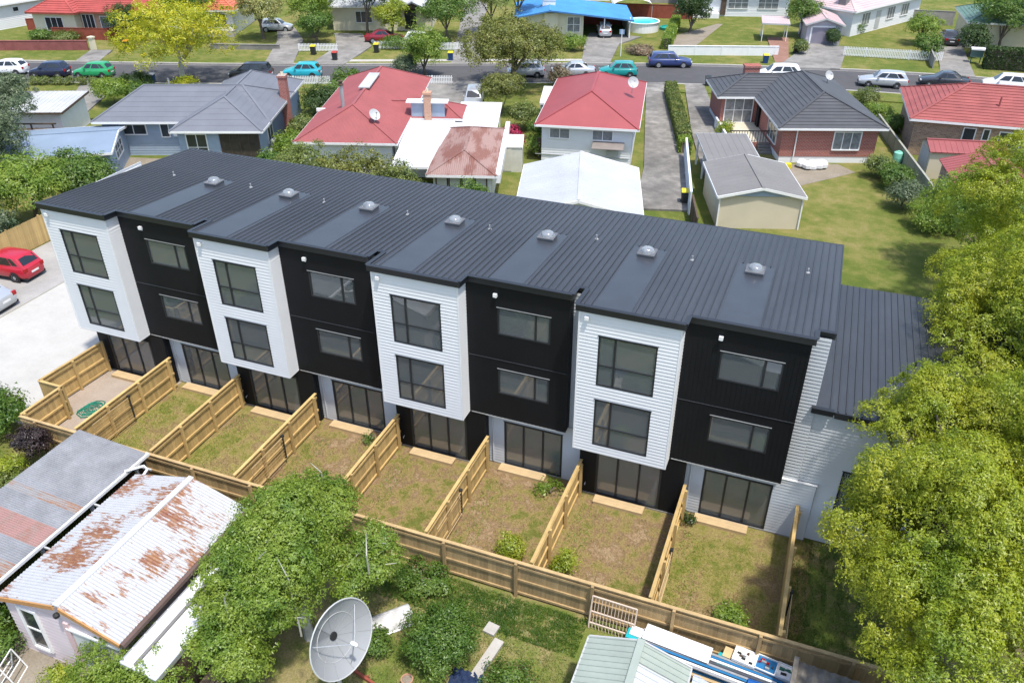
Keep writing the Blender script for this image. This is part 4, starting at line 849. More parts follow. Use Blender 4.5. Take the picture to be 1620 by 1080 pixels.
def car(kind, col, label, x, y, head, name='parked_car', group='parked cars', metal=.0, z=.012):
    L, Wd, wb, zr_, zb, (h0, h1), (a0, a1), (r1, r0), zt = SPEC[kind]; w = Wd/2
    body = paint('car_'+col[0], col[1], .28, metal); t = thing(name, label, 'car', (x,y,z), R(head), group)   # local +x = forwards
    X = lambda f: L/2-f*L
    fs = [0, .012, .05, .14, a0, a1, .5, .62, .75, r0-.03, .97, .99, 1.0]; fs = sorted(set(fs))
    def top(f):
        if f <= a0: return lerp(h0, h1, (f/a0)**.7)
        if f >= r0: return lerp(zt, zt-.10, (f-r0)/max(1e-3, 1-r0))
        return lerp(h1, zt, (f-a0)/(r0-a0))
    mb = MB(); ring = []
    for f in fs:
        e = min(1, (f+.004)/.10)**.35 if f < .1 else (min(1, (1-f+.004)/.09)**.32 if f > .91 else 1); ww = w*(.62+.38*e); tp = top(f); lo = .22+(.10 if f in (0,1.0) else 0)
        tz = tp-(.0 if 0 < f < 1 else .06)
        pts = [(-.80*ww,lo),(-.97*ww,lo+.10),(-ww,.50),(-.985*ww,.66*tz+.14),(-.93*ww,tz-.03),(-.80*ww,tz+.005),(0,tz+.03)]
        ring.append([(X(f),a,b) for a,b in pts]+[(X(f),-a,b) for a,b in pts[-2::-1]])
    n = len(ring[0]); vs = [p for r in ring for p in r]
    fc = [(i*n+k,(i+1)*n+k,(i+1)*n+k+1,i*n+k+1) for i in range(len(fs)-1) for k in range(n-1)]+[tuple(range(n)), tuple(range(len(vs)-1,len(vs)-n-1,-1))]+[(i*n,i*n+n-1,(i+1)*n+n-1,(i+1)*n) for i in range(len(fs)-1)]
    mb.add(vs, fc)
    # cabin
    wb_, wr = w*.93, w*.72; zc0 = lambda f: top(f)-.02
    base = [(X(a0),zc0(a0)),(X(r0),zc0(r0))]; rf = [(X(a1),zr_-.04),(X(lerp(a1,r1,.35)),zr_),(X(lerp(a1,r1,.75)),zr_-.005),(X(r1),zr_-.05)]
    cv = [(base[0][0],-wb_*.92,base[0][1]),(base[0][0],wb_*.92,base[0][1]),(base[1][0],-wb_*.9,base[1][1]),(base[1][0],wb_*.9,base[1][1])]
    for (xx,zz) in rf: cv += [(xx,-wr,zz),(xx,-wr*.5,zz+.035),(xx,wr*.5,zz+.035),(xx,wr,zz)]
    mf, mz = .5, top(.5)-.02
    cv += [(X(mf),-wb_,mz),(X(mf),wb_,mz)]
    cf = [(0,1,7,6,5,4)]; cf += [(3,2,16,17,18,19)]
    for j in range(3): cf += [(4+4*j+k,5+4*j+k,9+4*j+k,8+4*j+k) for k in range(3)]
    cf += [(0,4,8,20),(20,8,12,2),(2,12,16),(1,21,11,7),(21,3,15,11),(3,19,15)]
    mb.add(cv, cf)
    me_o = mb.build('body', body, t, smooth=False)
    md = me_o.modifiers.new('b','BEVEL'); md.width = .05; md.segments = 2; md.limit_method = 'ANGLE'; md.angle_limit = R(28); me_o.data.polygons.foreach_set('use_smooth',[True]*len(me_o.data.polygons))
    # glazing, 8 mm proud
    def quad(p, nm='window', m=CARGLASS, o=.012):
        p = [Vector(q) for q in p]; c = sum(p, Vector())/len(p); nn = (p[1]-p[0]).cross(p[2]-p[1]).normalized()
        if nn.dot(c-Vector((0,0,.6))) < 0: nn = -nn
        g = MB(); a = [q+nn*o for q in p]; b = [q-nn*.03 for q in p]; k = len(p); g.add(a+b, [tuple(range(k)), tuple(range(2*k-1,k-1,-1))]+[(i,k+i,k+(i+1)%k,(i+1)%k) for i in range(k)]); return g.build(nm, m, t)
    def q4(A, Bb, C, D, u0, u1, v0, v1):   # bilinear patch: A,Bb bottom; D,C top
        A, Bb, C, D = map(Vector, (A,Bb,C,D)); f = lambda u, v: A.lerp(Bb,u).lerp(D.lerp(C,u), v); return [f(u0,v0),f(u1,v0),f(u1,v1),f(u0,v1)]
    quad(q4(cv[0],cv[1],cv[7],cv[4],.08,.92,.10,.93),'windscreen'); quad(q4(cv[3],cv[2],cv[16],cv[19],.10,.90,.22,.92),'rear_window')
    for s in (0, 1):
        A, Mid, Cc = (cv[0],cv[20],cv[2]) if s == 0 else (cv[1],cv[21],cv[3]); T0, T1, T2, T3 = [cv[4+4*j+(0 if s == 0 else 3)] for j in range(4)]
        quad(q4(A,Mid,T1,T0,.20,.95,.20,.90)); quad(q4(Mid,Cc,T2,T1,.06,.62 if kind != 'sedan' else .72,.20,.90))
        if kind in ('wagon','mpv','hatch'): quad([Vector(Mid).lerp(Vector(Cc),.68).lerp(Vector(T1).lerp(Vector(T2),.68),.22), Vector(Mid).lerp(Vector(Cc),.90).lerp(Vector(T2),.26), Vector(T2).lerp(Vector(Cc),.14), Vector(Mid).lerp(Vector(Cc),.68).lerp(Vector(T1).lerp(Vector(T2),.68),.88)])
        sy = -1 if s == 0 else 1
        B(X(a0)-.55, X(a0)-.35, sy*(w+.02)-.06, sy*(w+.02)+.06, zb-.0, zb+.13).build('mirror', body, t)
        B(X(.5)-.10, X(.5)+.06, sy*(w*.985)-.015, sy*(w*.985)+.015, .74, .775).build('door_handle', body, t)
        B(L/2-.16, L/2-.01, sy*w*.66-.17, sy*w*.66+.17, .56, .68).build('headlight', LAMP, t)
        B(-L/2-.004, -L/2+.12, sy*w*.70-.13, sy*w*.70+.13, .66, .88).build('tail_light', TAIL, t)
    B(-L/2-.02, -L/2+.1, -.26, .26, .50, .61).build('number_plate', PLATE, t); B(L/2-.06, L/2+.012, -w*.55, w*.55, .34, .46).build('grille', BUMP, t)
    B(-L/2+.05, L/2-.05, -w*.86, w*.86, .17, .30).build('underbody', BUMP, t)
    for sx in (-1, 1):
        for sy in (-1, 1):
            Mx = Matrix.Translation((sx*wb/2+.06, sy*(w-.085), .305)) @ Matrix.Rotation(math.pi/2,4,'X')
            k = MB(Mx); k.lathe([(.0,-.10),(.27,-.10),(.305,-.07),(.305,.07),(.27,.10),(.20,.10)], 20); wo = k.build('wheel', RUBBER, t)
            k = MB(Mx); zz = .088 if sy < 0 else -.088; k.lathe([(.21,zz*1.16),(.17,zz*1.05),(.05,zz*1.22),(0,zz*1.22)], 20); k.build('rim', RIM, wo)
            k = MB(Mx); zz = .094 if sy < 0 else -.094; k.lathe([(.365,zz*.75),(.365,zz*.88),(.30,zz*.88)], 20); k.build('wheel_arch', BUMP, t)
    return t
NV = ('navy', (.012,.018,.05)); WH = ('white', (.78,.78,.78)); GR = ('green', (.02,.30,.10)); BK = ('black', (.012,.012,.014)); TL = ('teal', (.02,.36,.44)); SV = ('silver', (.48,.50,.52)); TQ = ('turquoise', (.005,.25,.24)); BW = ('blue_wagon', (.03,.05,.16)); RD = ('red', (.42,.012,.03)); DG = ('dark_grey', (.03,.034,.042)); DR = ('dark_red', (.22,.01,.02))
car('hatch', WH, 'white hatchback parked at the far left of the street', -51.3,40.3, 201)
car('hatch', NV, 'dark navy hatchback parked between the white and the green cars', -46.4,41.2, 200)
car('hatch', GR, 'bright green hatchback parked above the row of small round shrubs', -41.9,42.7, 199)
car('mpv', BK, 'black people carrier parked beyond the blue-grey house', -26.0,48.0, 200)
car('hatch', TL, 'sky-blue hatchback parked beside the tall brick chimney', -21.3,50.3, 200)
car('hatch', ('silver',SV[1]), 'pale car mostly hidden under the big rounded street tree', .4,58.9, 200, metal=.4)
car('sedan', SV, 'silver sedan parked nose left beyond the white house with red roof', 5.0,60.8, 201, metal=.4)
car('hatch', TQ, 'turquoise small hatchback parked behind the silver sedan', 9.4,62.3, 199)
car('wagon', BW, 'navy blue station wagon parked on the far side of the road', 13.6,68.2, 19)
car('mpv', WH, 'white hatchback just right of the square brick chimney', 25.2,66.6, 196)
car('wagon', SV, 'silver station wagon parked right of the charcoal tiled roof', 35.2,68.0, 186, metal=.4)
car('sedan', DG, 'dark sedan parked above the left end of the red tiled roof', 40.9,70.2, 183)
car('mpv', WH, 'white car showing only its roof above the red tiled roof', 46.6,70.7, 180)
car('wagon', SV, 'silver car standing on the driveway behind the white carport roof', -.6,47.6, 290, metal=.4)
car('hatch', SV, 'silver car parked on the grass under the cream-flowered tree', -36.8,68.0, 20, metal=.4)
car('hatch', SV, 'pale car parked inside the blue-roofed carport', 2.9,80.0, 110, metal=.4, z=.142)
car('sedan', DR, 'dark red car parked behind the picket fence in front of the cream house', -21.0,67.4, 20)
car('hatch', WH, 'white car glimpsed behind the light green tree and picket fence', -16.2,67.6, 20)
car('sedan', DG, 'dark car parked up the shared lane at top right', 42.4,90.4, 95, z=.142)
car('hatch', RD, 'red hatchback parked against the pale fence left of the townhouses', -12.8,6.4, 184, group='cars on the townhouse parking slab')
car('sedan', SV, 'silver sedan cut off by the left edge on the parking slab', -11.5,3.0, 184, group='cars on the townhouse parking slab', metal=.4)
# ------------------------------------------------------------------ vegetation
def np_mesh(name, V, nper, m):
    n = len(V)//nper; me = bpy.data.meshes.new(name); me.vertices.add(len(V)); me.vertices.foreach_set('co', V.astype(np.float32).ravel())
    me.loops.add(len(V)); me.loops.foreach_set('vertex_index', np.arange(len(V), dtype=np.int32))
    me.polygons.add(n); me.polygons.foreach_set('loop_start', np.arange(0, len(V), nper, dtype=np.int32))
    me.update(calc_edges=True); me.materials.append(m); return me
def unit(v): return v/np.maximum(np.linalg.norm(v, axis=1, keepdims=True), 1e-6)
def leaf_array(rng, lobes, n, size, clump=None, inner=.15, per=60, flat=.8, rag=.12, aspect=.48, droop=0.0):
    """leaves on the outside of many small mounds that themselves cover the crown's lobes"""
    lobes = np.array(lobes, float); wts = lobes[:,3]*lobes[:,4]+lobes[:,4]*lobes[:,5]+lobes[:,3]*lobes[:,5]; wts /= wts.sum()
    nc = max(8, n//per); li = rng.choice(len(lobes), nc, p=wts); d = unit(rng.normal(size=(nc,3))); d[:,2] = np.where(d[:,2] < -.35, -d[:,2]*.6, d[:,2]); d = unit(d)
    rr = np.where(rng.random(nc) < inner, rng.uniform(.35,.8,nc), rng.normal(.94,rag,nc)).clip(.2,1.25)
    cc = lobes[li,:3]+d*lobes[li,3:6]*rr[:,None]; cr = (clump or size*3.0)*rng.uniform(.5,1.4,nc)
    k = rng.integers(0, nc, n); v = unit(rng.normal(size=(n,3))+d[k]*.55+np.array([0,0,.45])); q = v*rng.uniform(.45,1.1,n)[:,None]; q[:,2] *= flat
    c = cc[k]+q*cr[k][:,None]; c[:,2] -= droop*(q[:,0]**2+q[:,1]**2)*cr[k]; c[:,2] = np.maximum(c[:,2], .03)
    nr = unit(d[k]*.55+v*.55+rng.normal(size=(n,3))*.42+np.array([0,0,.2])); t = unit(np.cross(nr, rng.normal(size=(n,3)))); b = np.cross(nr, t)
    s = size*rng.uniform(.6,1.3,n)[:,None]
    V = np.empty((n,4,3)); V[:,0] = c-t*s*.5; V[:,1] = c+b*s*aspect*.5+t*s*.06; V[:,2] = c+t*s*.5; V[:,3] = c-b*s*aspect*.5+t*s*.06
    return V.reshape(-1,3), cc
LM = {
 'mid':   leaf_mat('leaf_mid_green', (.085,.155,.022), (.190,.275,.045), .36),
 'bright':leaf_mat('leaf_bright_green', (.19,.275,.034), (.35,.425,.064), .43),
 'dark':  leaf_mat('leaf_dark_green', (.036,.068,.018), (.090,.140,.034), .25),
 'yellow':leaf_mat('leaf_golden_green', (.40,.38,.018), (.72,.62,.03), .38),
 'olive': leaf_mat('leaf_olive', (.125,.150,.035), (.26,.285,.075), .3),
 'ochre': leaf_mat('leaf_olive_ochre', (.13,.135,.026), (.30,.285,.070), .28),
 'cream': leaf_mat('leaf_cream_flower', (.20,.20,.05), (.58,.50,.20), .25),
 'grey':  leaf_mat('leaf_grey_green', (.085,.11,.06), (.21,.245,.14), .25),
 'big':   leaf_mat('leaf_sunlit_lime', (.255,.305,.020), (.50,.50,.036), .42, .42),
 'purple':leaf_mat('leaf_dark_purple', (.035,.02,.025), (.085,.05,.055), .2),
 'magenta':leaf_mat('flower_magenta', (.40,.005,.06), (.62,.02,.12), .3),
 'lime':  leaf_mat('leaf_lime_yellow', (.26,.30,.02), (.45,.46,.05), .35),
 'pinkish':leaf_mat('leaf_bronze_pink', (.22,.14,.09), (.36,.26,.18), .25)}
def plant(name, label, cat, x, y, lobes, n, size, kind, seed, trunk=None, group=None, bark=TRUNK, limbs=5, tr=.16, **kw):
    """lobes in local coordinates; trunk: height of the fork; every plant stands on the ground at (x, y)"""
    rng = np.random.default_rng(seed); t = thing(name, label, cat, (x,y,0), 0, group); V, cc = leaf_array(rng, lobes, n, size, **kw)
    far = n < 30000 or n > 60000
    if far: V = V.reshape(-1,4,3)[:,:3].copy(); V[:,1] = V[:,1]*1.9-V[:,0]*.45-V[:,2]*.45; V = V.reshape(-1,3)       # single triangles are enough at this distance
    put('crown' if trunk else 'foliage', np_mesh('crown' if trunk else 'foliage', V, 3 if far else 4, LM[kind]), t)
    th = trunk or .15; mb = MB(); r = random.Random(seed); lz = max(l[2] for l in lobes)
    lean = (r.uniform(-.2,.2), r.uniform(-.2,.2)); mb.tube([(0,0,0),(lean[0]*.4,lean[1]*.4,th*.5),(lean[0],lean[1],th)], [tr*1.25,tr,tr*.85], 8)
    for k in range(limbs):
        c = cc[r.randrange(len(cc))]; L_ = lobes[k % len(lobes)]; c = Vector(c) if k >= len(lobes) else Vector(L_[:3])+Vector((0,0,L_[5]*.3))
        p0 = Vector((lean[0],lean[1],th*.96)); mid = p0.lerp(c,.5)+Vector((r.uniform(-.2,.2),r.uniform(-.2,.2),.15))
        mb.tube([p0,mid,c], [tr*.6,tr*.36,tr*.1], 6)
    mb.build('trunk' if trunk else 'stem', bark, t); return t
def lob(rng, R0, H, n, z0=.55, spread=.55, rs=(.45,.62), zs=.8):
    """n lobes filling a rounded crown of radius R0 and half-height H centred at height z0"""
    out = [(0,0,z0,R0*.7,R0*.7,H*.8)]
    for k in range(n):
        a = 2*math.pi*k/n+rng.uniform(-.3,.3); rr = R0*rng.uniform(spread*.75,spread*1.1); s = R0*rng.uniform(*rs)
        out.append((math.cos(a)*rr, math.sin(a)*rr, z0+rng.uniform(-.5,.55)*H*.7, s, s, min(H*.8, s*zs)))
    return out
def tree(label, x, y, zc, R0, H, n, size, kind, seed, fork=None, lobes=7, name='tree', **kw):
    rng = random.Random(seed); return plant(name, label, 'tree', x, y, lob(rng, R0, H, lobes, zc), n, size, kind, seed, fork or max(.6, zc-H*.75), **kw)
def bush(label, x, y, R0, H, n, size, kind, seed, name='bush', lobes=5, **kw):
    rng = random.Random(seed); return plant(name, label, 'bush', x, y, lob(rng, R0, H*.5, lobes, H*.5, .45), n, size, kind, seed, None, limbs=3, tr=.05, **kw)
def hedge(label, p, q, w, h, n, size, kind, seed, name='hedge'):
    rng = np.random.default_rng(seed); o, L, a = seg(p, q); t = thing(name, label, 'hedge', o, a, 'clipped hedges')
    f = rng.random(n); c = np.empty((n,3)); c[:,0] = rng.random(n)*L; side = rng.random(n)
    c[:,1] = np.where(side < .45, rng.uniform(-w/2,w/2,n), np.where(side < .75, -w/2, w/2))+rng.normal(size=n)*.05; c[:,2] = np.where(side < .45, h, rng.random(n)*h)+rng.normal(size=n)*.05
    e = rng.random(n) < .06; c[e,0] = np.where(rng.random(e.sum()) < .5, 0, L); c[e,2] = rng.random(e.sum())*h; c[:,2] = np.maximum(c[:,2], .03)
    nr = unit(rng.normal(size=(n,3))+np.array([0,0,.6])); tt = unit(np.cross(nr, rng.normal(size=(n,3)))); b = np.cross(nr, tt); s = size*rng.uniform(.6,1.3,n)[:,None]
    V = np.empty((n,4,3)); V[:,0] = c-tt*s*.5; V[:,1] = c+b*s*.28; V[:,2] = c+tt*s*.5; V[:,3] = c-b*s*.28
    put('foliage', np_mesh('foliage', V.reshape(-1,3), 4, LM[kind]), t); B(.12, L-.12, -w/2+.12, w/2-.12, 0, h-.12).build('inner_branches', TRUNK, t); return t
# big sunlit trees on the right
def lobs(pts): return pts
rr = random.Random(5)
def sub(c, r, k, rng, s0=.30, s1=.46):
    out = [(c[0],c[1],c[2],r[0]*.66,r[1]*.66,r[2]*.66)]
    for i in range(k):
        d = Vector((rng.gauss(0,1), rng.gauss(0,1), rng.gauss(.25,.8))).normalized(); s = rng.uniform(s0,s1)
        out.append((c[0]+d.x*r[0]*.68, c[1]+d.y*r[1]*.68, c[2]+d.z*r[2]*.68, r[0]*s, r[1]*s, r[2]*s*.8))
    return out
L1 = sub((-1.7,3.2,6.6),(2.3,2.3,2.4),18,rr,.24,.38)+sub((-1.4,-1.2,6.2),(3.3,3.1,3.3),34,rr,.22,.36)+sub((1.6,2.0,7.0),(3.6,3.6,3.4),34,rr,.22,.36)+sub((-.6,-4.0,5.2),(2.8,2.8,3.0),26,rr,.22,.36)+sub((3.5,-2.5,6.5),(3.2,3.2,3.2),16,rr,.22,.36)
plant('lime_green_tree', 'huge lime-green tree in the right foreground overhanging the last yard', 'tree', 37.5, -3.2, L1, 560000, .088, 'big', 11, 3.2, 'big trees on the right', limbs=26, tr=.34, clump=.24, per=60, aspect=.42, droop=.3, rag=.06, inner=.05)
L2 = sub((-2.6,-1.6,5.9),(3.0,3.4,3.2),22,rr,.22,.36)+sub((-.8,0,6.3),(4.3,4.6,4.2),32,rr,.22,.36)+sub((.1,9.4,7.4),(4.5,4.8,4.3),34,rr,.22,.36)+sub((-1.5,5.2,4.6),(3.0,3.8,3.2),16,rr,.22,.36)+sub((2.5,-4.5,6.6),(3.8,3.8,3.8),16,rr,.22,.36)
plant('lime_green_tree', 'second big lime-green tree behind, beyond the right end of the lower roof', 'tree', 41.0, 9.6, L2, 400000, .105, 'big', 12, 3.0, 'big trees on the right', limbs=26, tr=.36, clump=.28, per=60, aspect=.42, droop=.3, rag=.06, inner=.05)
tree('bright green tree between the red-roofed garage and the big right-hand trees', 40.6, 26.2, 3.6, 3.6, 2.8, 26000, .19, 'bright', 13, group='trees behind the townhouses')
# foreground fruit tree with bare lichen branches
t = plant('fruit_tree', 'spreading light green fruit tree with bare grey twigs beside the rusty-roofed garage', 'tree', 18.2, -9.3, sub((-.5,.4,3.4),(2.2,3.0,2.1),30,rr,.22,.4)+sub((-.7,-2.3,2.5),(1.5,1.5,1.6),10,rr)+sub((1.5,1.2,2.8),(1.2,1.5,1.2),5,rr), 150000, .095, 'bright', 14, 1.3, 'garden trees in the foreground', bark=PALEBARK, limbs=30, tr=.15, clump=.24, per=45, rag=.13)
mb = MB(); rb = random.Random(3)
for k in range(14):
    a = rb.uniform(0,6.28); r0 = rb.uniform(.8,2.6); p = Vector((math.cos(a)*r0, math.sin(a)*r0*1.15+.3, rb.uniform(4.0,4.9))); q = p+Vector((rb.uniform(-.5,.5),rb.uniform(-.5,.5),rb.uniform(.15,.6)))
    mb.tube([p-Vector((0,0,.8)),p,q], [.03,.022,.008], 5)
for k in range(9):
    p = Vector((rb.uniform(1.4,2.5), rb.uniform(.8,2.2), rb.uniform(2.6,3.6))); q = p+Vector((rb.uniform(-.1,.7),rb.uniform(-.5,.5),rb.uniform(-.5,.4))); mb.tube([(1.0,.6,2.6),p,q], [.035,.025,.008], 5)
mb.build('bare_twigs', PALEBARK, t, kind='stuff')
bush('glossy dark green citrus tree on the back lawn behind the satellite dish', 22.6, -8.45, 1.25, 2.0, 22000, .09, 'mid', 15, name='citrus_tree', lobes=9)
bush('dense bright green bush at the bottom beside the rusty-roofed garage', 14.9, -13.7, 2.0, 2.3, 30000, .085, 'bright', 16, lobes=9)
bush('small yellow-green shrub by the pink garage door', 11.9, -13.6, .42, .75, 1800, .09, 'lime', 17)
bush('leafy green shrub at the left edge of the rusty-roofed garage', 8.9, -13.6, 1.1, 1.5, 7000, .13, 'mid', 18)
bush('broad dark green bush at the left edge beside the pale concrete', -.9, -5.3, 1.7, 2.2, 13000, .16, 'mid', 19)
bush('yellow-leaved shrub left of the grey lean-to roof', 2.2, -7.6, 1.0, 1.1, 5000, .13, 'lime', 20); bush('low olive bush left of the grey lean-to roof', 3.7, -8.3, 1.3, 1.2, 7000, .12, 'olive', 21)
bush('dark purple-leaved shrub at the left end of the back fence', 2.75, -5.85, .72, 2.0, 6500, .10, 'purple', 22)
bush('round yellow-green shrub in the sixth yard against the back fence', 23.1, -3.6, .50, .95, 2600, .09, 'lime', 23, group='shrubs in the new yards'); bush('slim lime-yellow shrub in the seventh yard beside the dividing fence', 25.2, -3.7, .42, 1.1, 2200, .09, 'lime', 24, group='shrubs in the new yards')
bush('bright green weed bush in the eighth yard against the back fence', 31.1, -3.9, .62, .95, 3400, .09, 'bright', 25, group='shrubs in the new yards'); bush('small flat green weed beside the sixth timber step', 23.3, .75-.6, .34, .22, 500, .14, 'bright', 26, group='shrubs in the new yards')
bush('small weed beside the fourth timber step', 15.0, .35, .22, .35, 260, .10, 'mid', 261, group='shrubs in the new yards'); bush('low weeds along the dividing fence of the eighth yard', 28.85, .4, .25, .4, 400, .10, 'dark', 262, group='shrubs in the new yards')
bush('tangled green weeds on the back lawn right of the citrus tree', 24.9, -8.6, .75, .55, 2600, .10, 'mid', 27); bush('small green shrub between the dish and the citrus tree', 20.4, -8.9, .55, .8, 2200, .10, 'mid', 28)
bush('low vine of dark leaves at the foot of the brown back fence', 20.6, -5.85, 1.1, .45, 3600, .10, 'mid', 29)
# behind the townhouses
for k, (x, y, zc, R0, H, kd) in enumerate(((-16.8,12.2,2.5,2.3,2.3,'bright'),(-16.6,16.2,1.8,2.3,1.7,'mid'),(-21.5,9.6,2.6,3.2,2.4,'mid'),(-16.9,7.2,2.0,2.2,2.0,'grey'),(-24.4,15.4,3.5,3.1,3.0,'grey'))):
    tree(['bright green tree left of the townhouses behind the pale fence','dark leafy tree at the rear left corner of the townhouse roof','leafy green tree cut by the left edge of the picture','grey-twigged tree just behind the pale fence','tall grey-green tree in front of the blue garage'][k], x, y, zc, R0, H, 17000, .19, kd, 30+k, group='trees left of the townhouses')
tree('dusty grey-green tree at the left edge above the blue garage', -29.5, 21.0, 3.6, 2.7, 2.7, 13000, .19, 'grey', 36, group='trees left of the townhouses'); tree('grey-green tree with a reddish patch at far left', -36.0, 27.0, 3.0, 2.4, 2.2, 9000, .2, 'grey', 37, group='trees left of the townhouses')
for k, (x, y, R0, H, kd, lab) in enumerate(((-1.2,20.4,2.7,4.2,'olive','olive bushy tree behind the townhouse roof at the red house corner'),(2.6,20.8,2.7,4.3,'ochre','dusty olive tree behind the middle of the townhouse roof'),(5.6,21.4,1.6,3.6,'olive','small olive tree in front of the rusty brown roof'),(10.9,20.6,1.5,3.2,'mid','dark green bush left of the white gable garage'))):
    tree(lab, x, y, H*.62, R0, H*.62, 13000, .17, kd, 40+k, group='trees behind the townhouses', bark=PALEBARK)
for k, (x, y, R0, H, kd, lab) in enumerate(((-7.4,25.5,1.4,1.6,'mid','low green bush at the near corner of the red roof'),(-8.6,29.5,1.3,1.8,'bright','bright green shrub between the blue and red houses'),(-10.2,33.5,1.3,2.0,'olive','olive shrub between the blue and red houses'),(-12.6,40.2,1.7,2.3,'dark','dark green shrub left of the red roof near the street'),(-13.0,46.4,2.6,2.0,'mid','wide green hedge-like bush on the near verge before the red house'),(-9.6,47.2,1.8,1.7,'grey','grey-green bush on the near verge behind the red roof'))):
    bush(lab, x, y, R0, H, 7000, .19, kd, 50+k, group='shrubs between the houses')
bush('round olive-yellow bush beside the driveway of the red-roofed house', 2.9, 46.0, 2.1, 3.9, 14000, .15, 'lime' if False else 'ochre', 60, name='round_bush', lobes=8); bush('bright magenta flowering bush beside the cream shed', 7.3, 37.0, 1.0, 2.1, 6000, .15, 'magenta', 61, name='flowering_bush')
bush('dark shrub between the magenta bush and the white house', 8.6, 40.5, 1.0, 1.8, 5000, .16, 'mid', 62); bush('pale broad-leaved plant by the corner of the white house', 9.6, 37.2, .9, 1.0, 2600, .2, 'bright', 63); bush('olive shrub behind the magenta bush', 6.4, 42.3, 1.2, 2.4, 6000, .16, 'olive', 64)
tree('big rounded olive-green street tree near the centre of the street', .9, 54.0, 3.9, 4.7, 3.2, 34000, .20, 'ochre', 65, lobes=12, group='street trees', fork=1.6, tr=.3); tree('slender light green tree behind the red iron roof', -9.3, 55.0, 2.9, 1.9, 2.7, 14000, .19, 'bright', 66, lobes=7, group='street trees')
bush('grey-green shrub left of the slender light green tree', -11.4, 54.4, 1.3, 2.2, 6000, .18, 'grey', 67); tree('golden yellow-green tree standing beside the street at left', -31.2, 43.6, 4.6, 5.6, 3.4, 26000, .21, 'yellow', 68, lobes=15, fork=2.2, tr=.26, group='street trees', inner=.04, bark=PALEBARK)
bush('low golden shoots at the foot of the golden tree', -28.6, 40.6, 1.0, 1.4, 2600, .2, 'yellow', 69)
for k, (x, y) in enumerate(((-45.0,37.9),(-44.0,38.3),(-42.8,38.7),(-41.6,39.1),(-40.4,39.5),(-39.1,39.8))): bush('%s of six small round shrubs lining the near verge at left' % NUM[k], x, y, .5, .85, 1500, .12, 'olive', 70+k, name='round_shrub', group='small round shrubs on the verge')
bush('glossy green bush left of the blue-grey house', -32.6, 35.6, 1.7, 2.3, 9000, .17, 'bright', 77); bush('dark clipped bush on the verge behind the blue-grey house', -34.0, 40.0, 1.7, 1.6, 8000, .16, 'dark', 78); bush('spreading green bush behind the glossy bush', -31.0, 37.4, 1.3, 1.7, 6000, .17, 'mid', 79)
hedge('long clipped hedge between the two driveways', (15.9,57.6), (20.2,43.0), 1.0, 1.25, 14000, .13, 'olive', 80)
hedge('short clipped hedge beside the tail of the white panel fence', (20.2,42.6), (20.7,41.0), .9, 1.1, 2400, .13, 'bright', 81)
bush('potted shrub on the patio of the dark-roofed brick house', 22.9, 46.2, .6, 1.6, 2400, .14, 'lime', 82)
for k, (x, y, R0, H, kd, lab) in enumerate(((35.3,41.3,1.2,1.5,'olive','yellowing shrub at the corner of the brick house lawn'),(36.3,39.3,1.35,1.7,'mid','green shrub by the concrete boundary fence on the lawn'),(36.8,35.6,1.15,1.9,'grey','clipped round grey-green shrub on the lawn'),(38.3,32.6,1.45,1.7,'bright','bright green shrub on the lawn next to the big trees'),(35.0,56.6,1.1,1.2,'bright','small clipped shrub between the brick houses'),(36.0,53.4,1.0,1.3,'mid','dark shrub at the left end of the mottled brick house'),(33.8,60.5,1.3,1.3,'olive','clipped shrub at the street end behind the charcoal roof'))):
    bush(lab, x, y, R0, H, 7500, .14, kd, 83+k, group='shrubs on the right-hand lawn', lobes=7)
# across the street
for k, (x, y, zc, R0, H, kd, n, lab) in enumerate((
  (-35.7,63.6,3.7,2.9,2.6,'cream',14000,'round cream-flowered tree on the far lawn'),(-30.4,66.4,3.6,2.5,3.0,'bright',13000,'light green tree right of the cream-flowered tree'),(-27.9,63.5,2.3,1.8,2.0,'mid',8000,'green shrubby tree above the left picket fence'),
  (-43.0,59.0,4.2,3.4,2.8,'mid',14000,'green tree in front of the orange-red roof'),(-50.6,57.4,2.3,2.3,2.1,'dark',9000,'dark bushy tree beside the red timber fence'),(-24.8,70.0,5.0,3.4,3.2,'dark',13000,'tall dark tree left of the cream house'),
  (-20.6,68.6,2.9,1.9,2.2,'lime',8000,'small yellow-green tree in front of the cream house'),(-14.6,71.6,3.2,3.4,2.8,'mid',15000,'wide dark green tree beside the steep driveway'),(-7.5,77.5,5.6,3.0,3.8,'grey',12000,'tall grey-green gum left of the blue roof'),
  (-32.0,78,6,4,4,'dark',12000,'dark tree at the top edge left of the cream house'),(12.4,85.6,2.7,2.1,2.7,'dark',9000,'dark conical shrub on the lawn of the long white house'),(25.6,88.0,3.1,1.8,2.8,'mid',8000,'ivy-covered tree left of the lilac garage'),
  (39.2,88.5,2.0,1.7,1.8,'bright',6000,'light green bushy tree beside the shared lane'),(39.6,81.8,1.3,1.4,1.2,'mid',4500,'low green bush at the end of the long picket fence'),(47.6,88.6,3.5,3.6,3.0,'mid',15000,'big round green tree in front of the dull green roof'),
  (44.3,84.9,1.8,1.5,1.7,'dark',6000,'dark bush left of the big round tree at upper right'),(35.6,106,3,3,3,'dark',8000,'dark tree behind the pink-roofed house'),(55,84,3,3,3,'mid',8000,'green tree at the right edge beyond the street'),(-46.5,66,4.6,3.2,3.2,'olive',9000,'olive tree behind the orange-red roof ridge'),(-33.4,72.5,4.6,2.8,3.2,'mid',9000,'tall green tree between the orange roof and the cream house'),(-10.6,76.2,4.2,2.6,3.0,'olive',8000,'olive tree at the head of the steep driveway'),(22.0,104,4,3,3.2,'dark',7000,'dark tree behind the long white house'))):
    tree(lab, x, y, zc, R0, H, n, .22, kd, 100+k, group='trees across the street')
